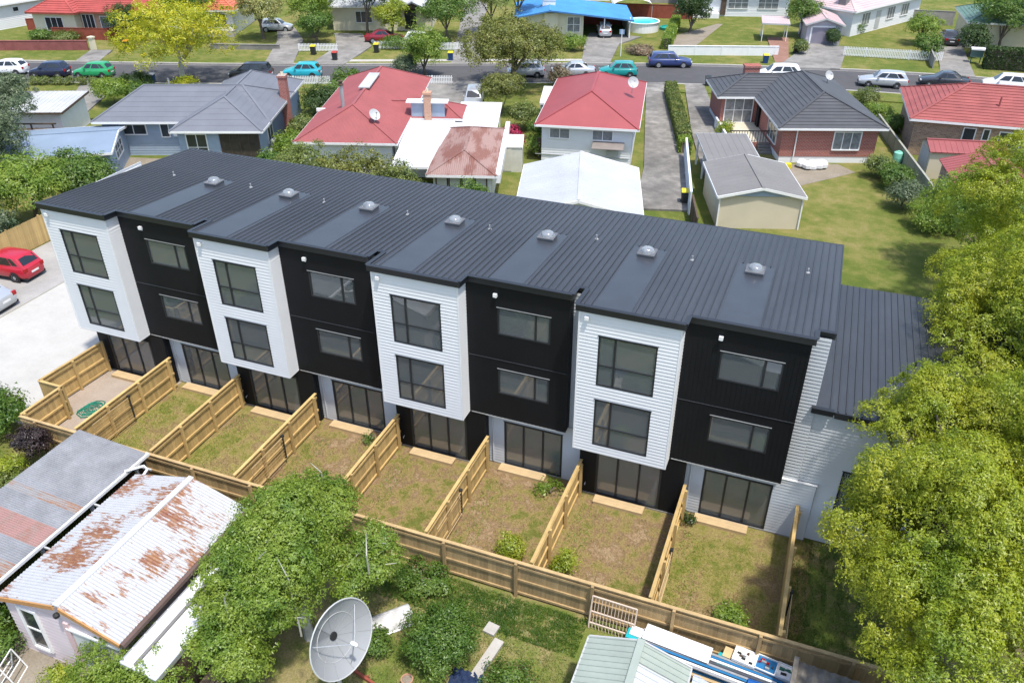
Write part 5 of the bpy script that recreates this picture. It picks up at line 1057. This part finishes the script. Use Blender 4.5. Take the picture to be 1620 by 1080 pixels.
for k, (x, y, R0, H, kd, lab) in enumerate(((1.8,71.4,1.3,1.7,'bright','round green bush beside the carport driveway'),(-.6,71.6,1.4,1.6,'olive','low olive bush in front of the blue-roofed house'),(-61,53.6,1.2,.9,'mid','low green shrub above the red block wall'),(-57.5,54.2,1.6,.8,'olive','creeping shrub above the red block wall'),(-65.6,58.8,1.0,2.1,'dark','dark shrub left of the orange brick house'),(-18.3,65.3,1.6,1.1,'mid','shrubs growing through the picket fence'),(-13.6,67.2,1.2,1.0,'dark','dark hedge behind the short picket fence'),(9.2,72.6,1.5,.7,'pinkish','dry pinkish shrub on the bank beside the carport driveway'),(5.2,56.2,1.2,1.9,'pinkish','bronze-pink shrub at the foot of the big street tree'),(26.4,78.6,.6,1.5,'olive','shrub behind the tall dark bin at the lilac garage'),(29.6,84.1,.7,1.9,'dark','climbing shrub on the right side of the lilac garage'),(31.8,92.6,1.0,1.2,'mid','low shrub against the angled white house'))):
    bush(lab, x, y, R0, H, 4500, .18, kd, 130+k, group='shrubs across the street')
hedge('clipped bright green hedge left of the white roadside wall', (11.6,75.6), (10.0,89), 1.0, 1.3, 7000, .2, 'bright', 150); hedge('tall dark clipped hedge along the far verge at upper right', (45.3,79.6), (58,80.4), 1.6, 2.1, 20000, .17, 'dark', 151)

# grass and weeds standing on the new yards and the back lawn
def tufts(name, label, rects, n, h, kind, seed, dens=.35):
    rng = np.random.default_rng(seed); ar = np.array([(r[1]-r[0])*(r[3]-r[2]) for r in rects]); ri = rng.choice(len(rects), n, p=ar/ar.sum()); rc = np.array(rects)[ri]
    nc = n//14; cx = rng.random(nc); cy = rng.random(nc); k = rng.integers(0,nc,n); c = np.zeros((n,3))
    rcc = rc[np.argsort(k)]; c[:,0] = rc[:,0]+(rc[:,1]-rc[:,0])*((cx[k]+rng.normal(size=n)*.012) % 1); c[:,1] = rc[:,2]+(rc[:,3]-rc[:,2])*((cy[k]+rng.normal(size=n)*.02) % 1); c[:,2] = .012
    a = rng.random(n)*6.283; w = .012; V = np.empty((n,3,3)); hh = h*rng.uniform(.4,1.3,n); V[:,0] = c-np.stack([np.cos(a)*w,np.sin(a)*w,0*a],1); V[:,1] = c+np.stack([np.cos(a)*w,np.sin(a)*w,0*a],1)
    V[:,2] = c+np.stack([rng.normal(size=n)*h*.6, rng.normal(size=n)*h*.6, hh],1); o = put(name, np_mesh(name, V.reshape(-1,3), 3, LM[kind]), kind='stuff'); o['label'] = label; o['category'] = 'grass'; return o
yr = [(FX[k]+.25, FX[k+1]-.1, -4.95, .0) for k in range(1, 8)]
tufts('dry_grass', 'dry tan grass stubble in the new yards', yr, 26000, .045, 'ochre', 1); tufts('green_grass', 'green grass tufts along the fences of the new yards', [(r[0], r[0]+.9, r[2], r[3]) for r in yr], 9000, .06, 'bright', 2)
tufts('lawn_grass', 'green grass along the brown back fence', [(18.4,26.6,-6.9,-5.35)], 26000, .10, 'mid', 3); tufts('lawn_grass', 'short patchy grass on the back lawn', [(19,27,-12,-6.9)], 22000, .06, 'olive', 4)
tufts('shaded_grass', 'dark grass beyond the last yard fence under the big tree', [(32.8,36.5,-5,1.2)], 12000, .08, 'mid', 5)
# ------------------------------------------------------------------ foreground sheds and clutter
RUSTW = rust_mat('white_iron_with_rust', (.42,.428,.44), ((.18,.06,.034),(.27,.135,.06)), .517, (.6,.6,1), (1.1,5.0,1), .42)
PINKB = M_('pinkish_white_weatherboard', (.62,.54,.56), .65, .06); ORUST = M_('rusty_barge', (.46,.24,.09), .75, .15, 4)
t = house('rusty_roof_garage', 'old pinkish garage with a white corrugated roof streaked with rust', (0,0), 0, 'garage', 'sheds in the foreground')
add_roof(t, [[(9.6,-7.0,2.5),(9.6,-13.05,2.5),(12.3,-13.05,3.2),(12.3,-7.0,3.2)], [(14.5,-13.05,2.5),(14.5,-7.0,2.5),(12.3,-7.0,3.2),(12.3,-13.05,3.2)]], RUSTW, 'corr', .115, .024, cap=WHITEIRON)
mb = MB(); mb.box(9.75, 14.3, -12.95, -7.1, 0, 2.45); boards(mb, fr(-12.952), 9.75, 14.3, 0, 2.45, [], .17, .02); mb.build('wall', PINKB, t)
for yy in (-12.96,-7.16): MB().add([(9.75,yy,2.45),(14.3,yy,2.45),(12.3,yy,3.14),(9.75,yy+.06,2.45),(14.3,yy+.06,2.45),(12.3,yy+.06,3.14)], [(0,1,2),(5,4,3),(0,2,5,3),(1,4,5,2)]).build('gable', PINKB, t)
for a, b in (((9.6,-13.08,2.44),(12.2,-13.08,3.12)), ((12.4,-13.08,3.12),(14.5,-13.08,2.44))): MB().beam(a, b, .05, .16).build('barge_board', ORUST, t)
win(t, 10.7, -12.97, .5, .62, 1.75, '-y', 1, 2, t=.1); B(12.45, 14.2, -13.0, -12.94, .02, 2.1).build('garage_door', M_('grey_white_door', (.55,.57,.56), .6, .07), t)
B(12.2, 12.42, -13.03, -12.97, 0, 2.4).build('door_post', M_('faded_pink_trim', (.60,.44,.44), .7, .08), t); B(12.3, 14.4, -13.05, -12.97, 2.12, 2.2).build('door_head', WHITE, t)
m = MB(); m.box(14.5,14.64,-13.05,-7.0,2.36,2.5); m.build('gutter', M_('brown_gutter', (.13,.085,.07), .6, .2), t); m = MB(); m.lathe([(.0,.0),(.09,.02),(.1,.12),(0,.2)], 10, (12.25,-13.1,2.75)); m.build('bulkhead_lamp', BUMP, t)
t = house('white_lean_to', 'white sheet-roofed lean-to against the right side of the rusty garage', (0,0), 0, 'shed', 'sheds in the foreground')
add_roof(t, [[(16.0,-13.4,2.05),(16.0,-8.4,2.05),(14.75,-8.4,2.25),(14.75,-13.4,2.25)]], WHITEIRON, 'rib', .5, .012, fm=METAL)
for y in (-13.2,-10.8,-8.6): B(15.85, 15.95, y-.05, y+.05, 0, 1.98).build('post', TIMBDARK, t)
MB().beam((15.2,-13.3,2.21),(15.2,-9.0,2.21),.10,.05).build('pipe', GREYIRON, t); B(15.9, 15.98, -13.2, -8.6, .2, 1.9).build('wall', TIMBDARK, t)
for k in range(7):
    q = random.Random(k); s = thing('timber_offcut', 'old timber plank leaning in the stack beside the white lean-to', 'plank', (16.3+k*.13,-12.6+q.uniform(-.3,.3),0), q.uniform(-.12,.12), 'planks stacked beside the lean-to')
    MB().beam((0,0,.5+.06*k),(.1,3.0+q.uniform(-.6,.4),.6+.06*k),.12,.04).build('plank', M_('grey_brown_plank', (.33,.25,.17), .8, .2, 3, rand=.4), s); B(-.1,.15,.2,.3,0,.48+.06*k).build('bearer', TIMBDARK, s); B(-.1,.2,2.2,2.3,0,.53+.06*k).build('bearer', TIMBDARK, s)
t = house('grey_lean_to', 'long grey corrugated lean-to roof with faded red sheets at lower left', (0,0), 0, 'shed', 'sheds in the foreground')
GCOR = M_('weathered_grey_iron', (.235,.24,.255), .6, .2, 1.2, 9); RCOR = rust_mat('faded_red_iron', (.31,.175,.155), ((.26,.13,.10),(.25,.18,.16)), .5); TCOR = rust_mat('rust_streaked_iron', (.25,.245,.245), ((.23,.10,.06),(.29,.19,.12)), .50, (.4,1,1), (.8,12,1))
y = -5.85; k = 0
for w_, mm in ((.78,GCOR),(.78,GCOR),(.78,GCOR),(.78,GCOR),(.35,TCOR),(.8,GCOR),(.9,RCOR),(.8,GCOR),(.7,TCOR),(.9,GCOR),(.9,RCOR),(.9,GCOR)):
    mb = MB(); dz = .006*(k % 2); roof_plane(mb, [(9.02,y-w_,2.40+dz),(9.02,y,2.40+dz),(5.75,y,2.62+dz),(5.75,y-w_,2.62+dz)], 'corr', .085, .02); mb.build('roof_sheet', mm, t); y -= w_; k += 1
m = MB(); m.box(8.95,9.10,-15,-5.8,2.28,2.40); m.build('gutter', WHITE, t); B(5.9, 6.0, -15, -6.0, 0, 2.5).build('wall', TIMBDARK, t); B(6.0, 9.0, -6.05, -5.98, 0, 2.3).build('end_wall', TIMBDARK, t)
for yy in (-6.4,-8.6,-10.8,-13.0): B(8.85, 8.95, yy-.05, yy+.05, 0, 2.28).build('post', PALEIRON, t); B(9.0, 9.7, yy-.03, yy+.03, 2.2, 2.26).build('tie_beam', PALEIRON, t)
m = MB(); m.tube([(9.05,-7.0,2.45),(9.5,-6.5,2.45),(9.75,-6.6,2.45),(9.75,-7.0,2.3)], .05, 8); m.build('downpipe', WHITE, t)
# pale green shed and its neighbours
PGREEN = M_('pale_green_iron', (.30,.345,.305), .5, .09, 1.0); PWHITE = M_('chalky_white_iron', (.44,.46,.47), .5, .08, 1.0)
t = house('pale_green_shed', 'small shed with pale green ribbed gable roof at the bottom right of centre', (0,0), 0, 'shed', 'sheds in the foreground')
for nm, pl, mm in (('roof_sheet', [(27.2,-7.6,2.2),(27.2,-12,2.2),(28.75,-12,2.7),(28.75,-7.6,2.7)], PGREEN), ('roof_sheet', [(30.25,-8.3,2.2),(30.25,-7.6,2.2),(28.75,-7.6,2.7),(28.75,-8.3,2.7)], PGREEN), ('roof_sheet', [(30.25,-12,2.2),(30.25,-8.31,2.2),(28.75,-8.31,2.7),(28.75,-12,2.7)], PWHITE)):
    mb = MB(); roof_plane(mb, pl, 'rib', .2, .035); mb.build(nm, mm, t)
MB().beam((28.75,-7.55,2.73),(28.75,-12,2.73),.22,.05).build('ridge_cap', PGREEN, t); B(27.35, 30.1, -12, -7.75, 0, 2.18).build('wall', TIMBDARK, t)
for a, b in (((27.18,-7.58,2.16),(27.18,-12,2.16)), ((30.27,-7.58,2.16),(30.27,-12,2.16)), ((27.2,-7.57,2.18),(28.75,-7.57,2.68)), ((28.75,-7.57,2.68),(30.27,-7.57,2.18))): MB().beam(a, b, .05, .09).build('edge_trim', PALEIRON, t)
t = house('bluish_lean_to', 'bluish-white ribbed lean-to roof right of the pale green shed', (0,0), 0, 'shed', 'sheds in the foreground')
mb = MB(); roof_plane(mb, [(32.2,-11.5,1.75),(32.2,-7.9,1.75),(30.35,-7.6,2.0),(30.35,-11.5,2.0)], 'rib', .16, .03); mb.build('roof', M_('bluish_white_iron', (.46,.50,.57), .5, .2, 1.4), t); B(30.5, 32.0, -11.5, -8.1, 0, 1.7).build('wall', TIMBDARK, t)
t = house('fibre_cement_shed', 'weathered grey corrugated shed roof at the bottom edge beside the big tree', (0,0), -3, 'shed', 'sheds in the foreground')
mb = MB(Matrix.Identity(4)); roof_plane(mb, [(33.4,-4.3,1.95),(37.4,-4.3,1.95),(37.4,-8.5,2.15),(33.4,-8.5,2.15)], 'corr', .3, .055); mb.build('roof', M_('lichen_grey_fibre_cement', (.16,.145,.125), .85, .35, 2.0, 9), t); B(33.6, 37.2, -8.4, -4.5, 0, 1.93).build('wall', TIMBDARK, t); MB().beam((33.35,-4.25,2.02),(33.35,-8.5,2.2),.14,.16).build('barge_roll', M_('lichen_grey_fibre_cement', (.26,.235,.20)), t)
# stacked sheet materials by the back fence
COLS = {'white': WHITE, 'teal': M_('teal_board', (.01,.36,.40), .5, .08), 'blue': M_('blue_board', (.02,.16,.36), .5, .12), 'grey': M_('grey_extrusion', (.38,.39,.41), .45, .2, metal=.3), 'navy': M_('dark_grey_extrusion', (.07,.08,.10), .5, .2), 'ply': M_('raw_ply', (.56,.41,.22), .7, .1)}
def board(label, col, x, y, z, L, w, h, rot=-6, grp='boards stacked by the back fence'):
    o = thing('stacked_board', label, 'board', (x,y,z), R(rot), grp); B(0, L, -w/2, w/2, 0, h).build('board', COLS[col], o); return o
t = thing('timber_bearer', 'long pale timber beam carrying the front of the board stack', 'beam', (28.35,-6.32,0), R(-3)); B(0,4.6,-.05,.05,.28,.42).build('beam', STEPW, t)
for k in range(4): B(.3+k*1.3,.45+k*1.3,-.06,.9,0,.279).build('trestle', TIMBDARK, t)
zst = .43
for k, (c, x, y, L, w, h, lab) in enumerate((('blue',28.2,-6.05,4.4,.42,.05,'long blue board at the bottom of the stack'),('grey',28.25,-5.68,4.9,.40,.06,'long grey channel at the bottom of the stack next to the fence'),('navy',28.3,-6.06,4.4,.26,.05,'long dark grey channel above the blue board'),('grey',30.3,-5.98,2.8,.34,.05,'shorter grey channel at the right of the stack'),('teal',28.0,-5.72,2.0,.40,.05,'short teal board at the left end of the stack'),('white',28.1,-5.62,2.1,.36,.05,'short white board at the left end of the stack'),('navy',30.0,-5.62,3.0,.16,.05,'thin dark channel near the fence'),('blue',29.9,-6.02,1.2,.20,.04,'short blue offcut in the middle of the stack'),('teal',30.9,-5.70,.55,.5,.05,'small teal offcut in the middle of the stack'))):
    z = zst + (0 if k < 2 else .07 if k in (2,3,4) else .13); board(lab, c, x, y, z, L, w, h, -5 if k % 2 else -3)
for k, (c, L) in enumerate((('grey',4.6),('blue',4.3),('white',4.0),('navy',4.5),('grey',3.6),('blue',4.4),('white',3.4),('grey',4.2))):
    board('%s thin %s length counted from the back fence in the board stack' % (NUM[k], {'navy':'dark'}.get(c, c)), c, 28.5+.12*(k % 3), -5.50-.105*k, .63, L, .075, .04, -4.2)
board('big blank white sheet lying on top of the board stack', 'white', 28.55, -5.62, .72, 2.15, .62, .025, -5); board('small raw plywood offcut leaning in the stack', 'ply', 31.05,-5.38,.60,.42,.40,.04,-8)
def tray(label, x, y, cols, rot=-8):
    o = thing('display_tray', label, 'tray', (x,y,.70), R(rot), 'trays of parts on the stack'); B(0,.72,-.28,.28,0,.05).build('base', cols[0], o); m = MB(); m.box(0,.72,-.28,-.25,.05,.10); m.box(0,.72,.25,.28,.05,.10); m.box(0,.03,-.25,.25,.05,.10); m.box(.69,.72,-.25,.25,.05,.10); m.build('rim', WHITE, o)
    q = random.Random(label)
    for k in range(7): a, b = q.uniform(.08,.52), q.uniform(-.2,.1); B(a, a+q.uniform(.05,.16), b, b+q.uniform(.03,.1), .051, .051+q.uniform(.03,.09)).build('part', cols[1+k % (len(cols)-1)], o)
GRN = M_('dark_green_metal', (.03,.16,.11), .5, .15)
tray('white tray of dark hinges on the right half of the stack', 31.35,-5.42,(WHITE,BUMP,METAL,TIMBDARK)); tray('blue tray with a framed picture-like panel on the stack', 32.0,-5.48,(COLS['blue'],TAIL,METAL,COLS['navy'])); tray('tray with dark green wheels at the right end of the stack', 32.65,-5.55,(COLS['white'],GRN,BUMP,GRN))
for (nm, lab, p, q, r, mm) in (('blue_roll','blue plastic roll at the right end of the board stack',(31.9,-6.3,.62),(33.1,-6.35,.62),.17,M_('blue_plastic', (.01,.09,.33), .35, .1)),('white_drum','small white drum at the right end of the board stack',(33.3,-6.15,0),(33.3,-6.15,.55),.16,WHITE)):
    o = thing(nm, lab, nm.split('_')[1], (0,0,0)); m = MB(); m.tube([p,q],[r,r],16); m.build('body', mm, o, smooth=False); m = MB(); m.tube([Vector(p).lerp(Vector(q),.98), Vector(q)+(Vector(q)-Vector(p)).normalized()*.03],[r*1.05,r*1.05],16); m.build('end_cap', mm, o)
    if nm == 'blue_roll': m = MB(); m.box(32.1,32.2,-6.5,-6.1,0,.44); m.box(32.8,32.9,-6.5,-6.1,0,.44); m.build('rest', TIMBDARK, o)
o = thing('red_crate', 'small red crate under the front of the board stack', 'crate', (29.25,-6.62,0), R(10)); m = MB(); m.box(0,.3,0,.3,0,.02); m.box(0,.3,0,.02,.02,.36); m.box(0,.3,.28,.30,.02,.36); m.box(0,.02,.02,.28,.02,.36); m.box(.28,.30,.02,.28,.02,.36); m.build('body', RL, o); B(.03,.27,.03,.27,.30,.34).build('lid', RL, o)
# cream metal gate leaning on the fence
o = thing('leaning_gate', 'cream metal bar gate leaning against the brown back fence', 'gate', (26.68,-5.62,0), R(-1)); gm_ = M_('cream_metal', (.62,.50,.42), .55, .08)
def gp(x, z): return (x, .32*z/1.25, z)
for a, b in ((gp(0,.04),gp(0,1.25)),(gp(1.5,.04),gp(1.5,1.25)),(gp(0,1.25),gp(1.5,1.25)),(gp(0,.25),gp(1.5,.25)),(gp(0,.68),gp(1.5,.68))): MB().beam(a, b, .045, .045).build('frame_bar', gm_, o)
for k in range(1, 13): MB().beam(gp(k*.115,.05), gp(k*.115,1.23), .020, .020).build('bar', gm_, o)
# satellite dish on a pole
o = thing('satellite_dish', 'large pale grey satellite dish on a pole in the foreground lawn', 'satellite dish', (20.63,-11.08,0)); n = Vector((.94,-.20,.276)).normalized(); c = Vector((0,0,3.36)); a = n.cross(Vector((0,0,1))).normalized(); b = a.cross(n); RD_ = 1.14; f = .85
DM = M_('grey_mesh_dish', (.27,.28,.29), .6, .05, 1.0); DM2 = M_('grey_mesh_dish_patch', (.19,.20,.21), .6, .05, 1.0)
pt = lambda r, th: c+(a*math.cos(th)+b*math.sin(th))*r+n*(r*r/(4*f))
for k in range(12):
    g = MB(); t0, t1 = 2*math.pi*k/12+.008, 2*math.pi*(k+1)/12-.008; vs = []; fs = []; nr_ = 6; na = 4
    for i in range(nr_+1):
        for j in range(na+1): vs.append(pt(.10+(RD_-.10)*i/nr_, lerp(t0,t1,j/na)))
    for i in range(nr_):
        for j in range(na): q = i*(na+1)+j; fs.append((q,q+1,q+na+2,q+na+1))
    m2 = len(vs); vs += [v-n*.015 for v in vs]; fs += [tuple(x+m2 for x in f_[::-1]) for f_ in fs]; g.add(vs, fs); g.build('panel', DM2 if k == 1 else DM, o, smooth=True)
for k in range(12): g = MB(); th = 2*math.pi*k/12; g.tube([pt(.1+(RD_-.1)*i/5, th)+n*.008 for i in range(6)], .008, 5); g.build('rib', DM, o)
g = MB(); g.tube([pt(RD_, 2*math.pi*k/36) for k in range(37)], .022, 6, cap=False); g.build('rim', PALEIRON, o); g = MB(); g.tube([pt(RD_*.62, 2*math.pi*k/36)+n*.01 for k in range(37)], .010, 5, cap=False); g.build('inner_ring', PALEIRON, o)
g = MB(); g.tube([c+n*.005,c+n*.05],[.13,.12],16); g.build('hub', BUMP, o); fd = c+n*f*1.02
for k in range(3): g = MB(); g.tube([pt(RD_*.86, 2*math.pi*(k/3)+.5), fd], .012, 5); g.build('feed_strut', METAL, o)
g = MB(); g.tube([fd-n*.08, fd+n*.10],[.07,.05],10); g.build('feed_horn', WHITE, o); g = MB(); g.tube([(-.12,.06,0),(-.12,.06,2.8),(-.05,.03,3.15),tuple(c-n*.12)],[.07,.07,.07,.10],10); g.build('pole', PALEIRON, o)
for s in (-1, 1): g = MB(); g.tube([pt(RD_*.8, -math.pi/2+s*.5)-n*.03, (-.9+.2*s,-.9,.0)], .022, 6); g.build('stay', METAL, o)
# upturned dinghy, pot, tarp, boards, edging, hose
o = thing('upturned_dinghy', 'white upturned dinghy lying behind the satellite dish', 'boat', (19.55,-8.75,0), R(47)); g = MB(); rings = []
for i in range(9):
    u = i/8; w_ = .36*(1-(max(0,.45-u)/.45)**2.4*.85)+.02; hgt = .34*(1-(max(0,.3-u)/.3)**2*.7)
    rings.append([(u*2.0,-w_,.04),(u*2.0,-w_*.92,hgt*.7),(u*2.0,-w_*.55,hgt),(u*2.0,0,hgt*1.06),(u*2.0,w_*.55,hgt),(u*2.0,w_*.92,hgt*.7),(u*2.0,w_,.04)])
vs = [p for r_ in rings for p in r_]; g.add(vs, [(i*7+k,(i+1)*7+k,(i+1)*7+k+1,i*7+k+1) for i in range(8) for k in range(6)]+[tuple(range(6,-1,-1)), tuple(range(56,63))]); g.build('hull', rust_mat('chalky_hull', (.66,.66,.66), ((.45,.44,.42),(.50,.49,.47)), .52), o, smooth=True)
g = MB(); g.tube([(u*2.0/8, -(.36*(1-(max(0,.45-u/8)/.45)**2.4*.85)+.05), .04) for u in range(9)], .03, 6); g.tube([(u*2.0/8, (.36*(1-(max(0,.45-u/8)/.45)**2.4*.85)+.05), .04) for u in range(9)], .03, 6); g.build('gunwale', WHITE, o)
o = thing('plant_pot', 'terracotta plant pot at the foot of the citrus tree', 'pot', (22.05,-9.75,0)); g = MB(); g.lathe([(.12,0),(.17,.32),(.20,.32),(.20,.38),(.16,.38),(.15,.33),(0,.33)], 18); g.build('pot', M_('terracotta', (.40,.22,.14), .8, .12), o); g = MB(); g.lathe([(.15,.345),(0,.36)], 18); g.build('soil', BARE, o)
o = thing('blue_tarpaulin', 'crumpled dark blue tarpaulin under the citrus tree', 'tarpaulin', (23.2,-9.15,0)); g = MB(); rt_ = random.Random(9); N = 12
vs = [(i/N*1.0+rt_.uniform(-.02,.02), -.4+j/N*.9+rt_.uniform(-.02,.02), .05+.16*math.sin(i*1.1+j*.7)**2+rt_.uniform(0,.05)) for i in range(N+1) for j in range(N+1)]; g.add(vs, [(i*(N+1)+j,(i+1)*(N+1)+j,(i+1)*(N+1)+j+1,i*(N+1)+j+1) for i in range(N) for j in range(N)]); g.build('sheet', M_('navy_tarpaulin', (.02,.035,.085), .45, .2), o, smooth=True)
for k, (x, y, L, w_, lab) in enumerate(((23.72,-8.75,1.6,.34,'pale flat slab lying right of the citrus tree'),(23.45,-7.05,.42,.42,'small pale block at the end of the flat slab'))):
    o = thing('pale_slab', lab, 'slab', (x,y,0), R(-8)); B(0,w_,0,L,0,.12).build('slab', PATHM, o)
o = thing('garden_edging', 'low red-brown timber edging across the back lawn', 'edging', (19.6,-9.75,0), R(-14)); B(0,3.4,-.04,.04,0,.14).build('board', REDSTAIN, o)
for k in range(4): B(.2+k*.95,.26+k*.95,.041,.09,0,.18).build('peg', REDSTAIN, o)
o = thing('garden_hose', 'tangled green garden hose on the gravel of the first yard', 'hose', (1.9,-2.3,0)); g = MB(); rh = random.Random(4); pts = []
for k in range(150): th = k*.42; r_ = .34+.16*math.sin(k*.37)+rh.uniform(-.05,.05); pts.append((math.cos(th)*r_*1.1+.15*math.sin(k*.05), math.sin(th)*r_+.2*math.cos(k*.07), .035+.05*rh.random()))
pts += [(.9,.2,.03),(1.3,.6,.03),(1.0,1.1,.03),(.4,1.3,.03)]; g.tube(pts, .017, 5); g.build('hose', M_('green_hose', (.01,.20,.13), .4, .1), o, smooth=True)
o = thing('white_drying_rack', 'white folding drying rack at the bottom left corner', 'drying rack', (10.15,-14.35,0), R(20))
for a, b in (((0,0,.0),(.25,0,.9)),((.5,0,0),(.25,0,.9)),((0,.7,0),(.25,.7,.9)),((.5,.7,0),(.25,.7,.9)),((.25,0,.9),(.25,.7,.9)),((0,0,.02),(0,.7,.02)),((.5,0,.02),(.5,.7,.02)),((.1,0,.4),(.1,.7,.4)),((.4,0,.4),(.4,.7,.4))): MB().beam(a, b, .03, .03).build('bar', WHITE, o)
o = thing('rubbish_heap', 'heap of white builders rubble bags behind the blue-grey house', 'rubble', (-15.7,25.2,0)); g = MB(); rq = random.Random(2)
for k in range(9): g.lathe([(0,0),(.34,.05),(.36,.25),(.2,.42),(0,.45)], 8, (rq.uniform(-.9,.9), rq.uniform(-.5,.5), rq.uniform(0,.12)))
g.build('bags', WHITE, o, kind='stuff')
o = thing('white_rubbish_pile', 'white sheets and bags piled along the brick house wall', 'rubble', (30.0,41.5,0), R(20)); g = MB(); rq = random.Random(6)
for k in range(12): g.lathe([(0,0),(.38,.05),(.40,.30),(.24,.5),(0,.55)], 9, (rq.uniform(-.6,1.6), rq.uniform(-.25,.25), rq.uniform(0,.15)))
g.build('bags', WHITE, o, kind='stuff'); B(-1.6,-1.2,-.2,.2,0,.35).build('yellow_bucket', YL, o)
o = thing('green_water_butt', 'small mint green drum beside the concrete boundary fence', 'drum', (36.5,45.3,0)); g = MB(); g.lathe([(.34,0),(.38,.4),(.34,.8),(.2,.88),(0,.88)], 16); g.build('body', M_('mint_plastic', (.22,.55,.42), .5, .06), o); B(-.1,.1,-.1,.1,.88,.93).build('lid', M_('mint_plastic', (.22,.55,.42)), o)
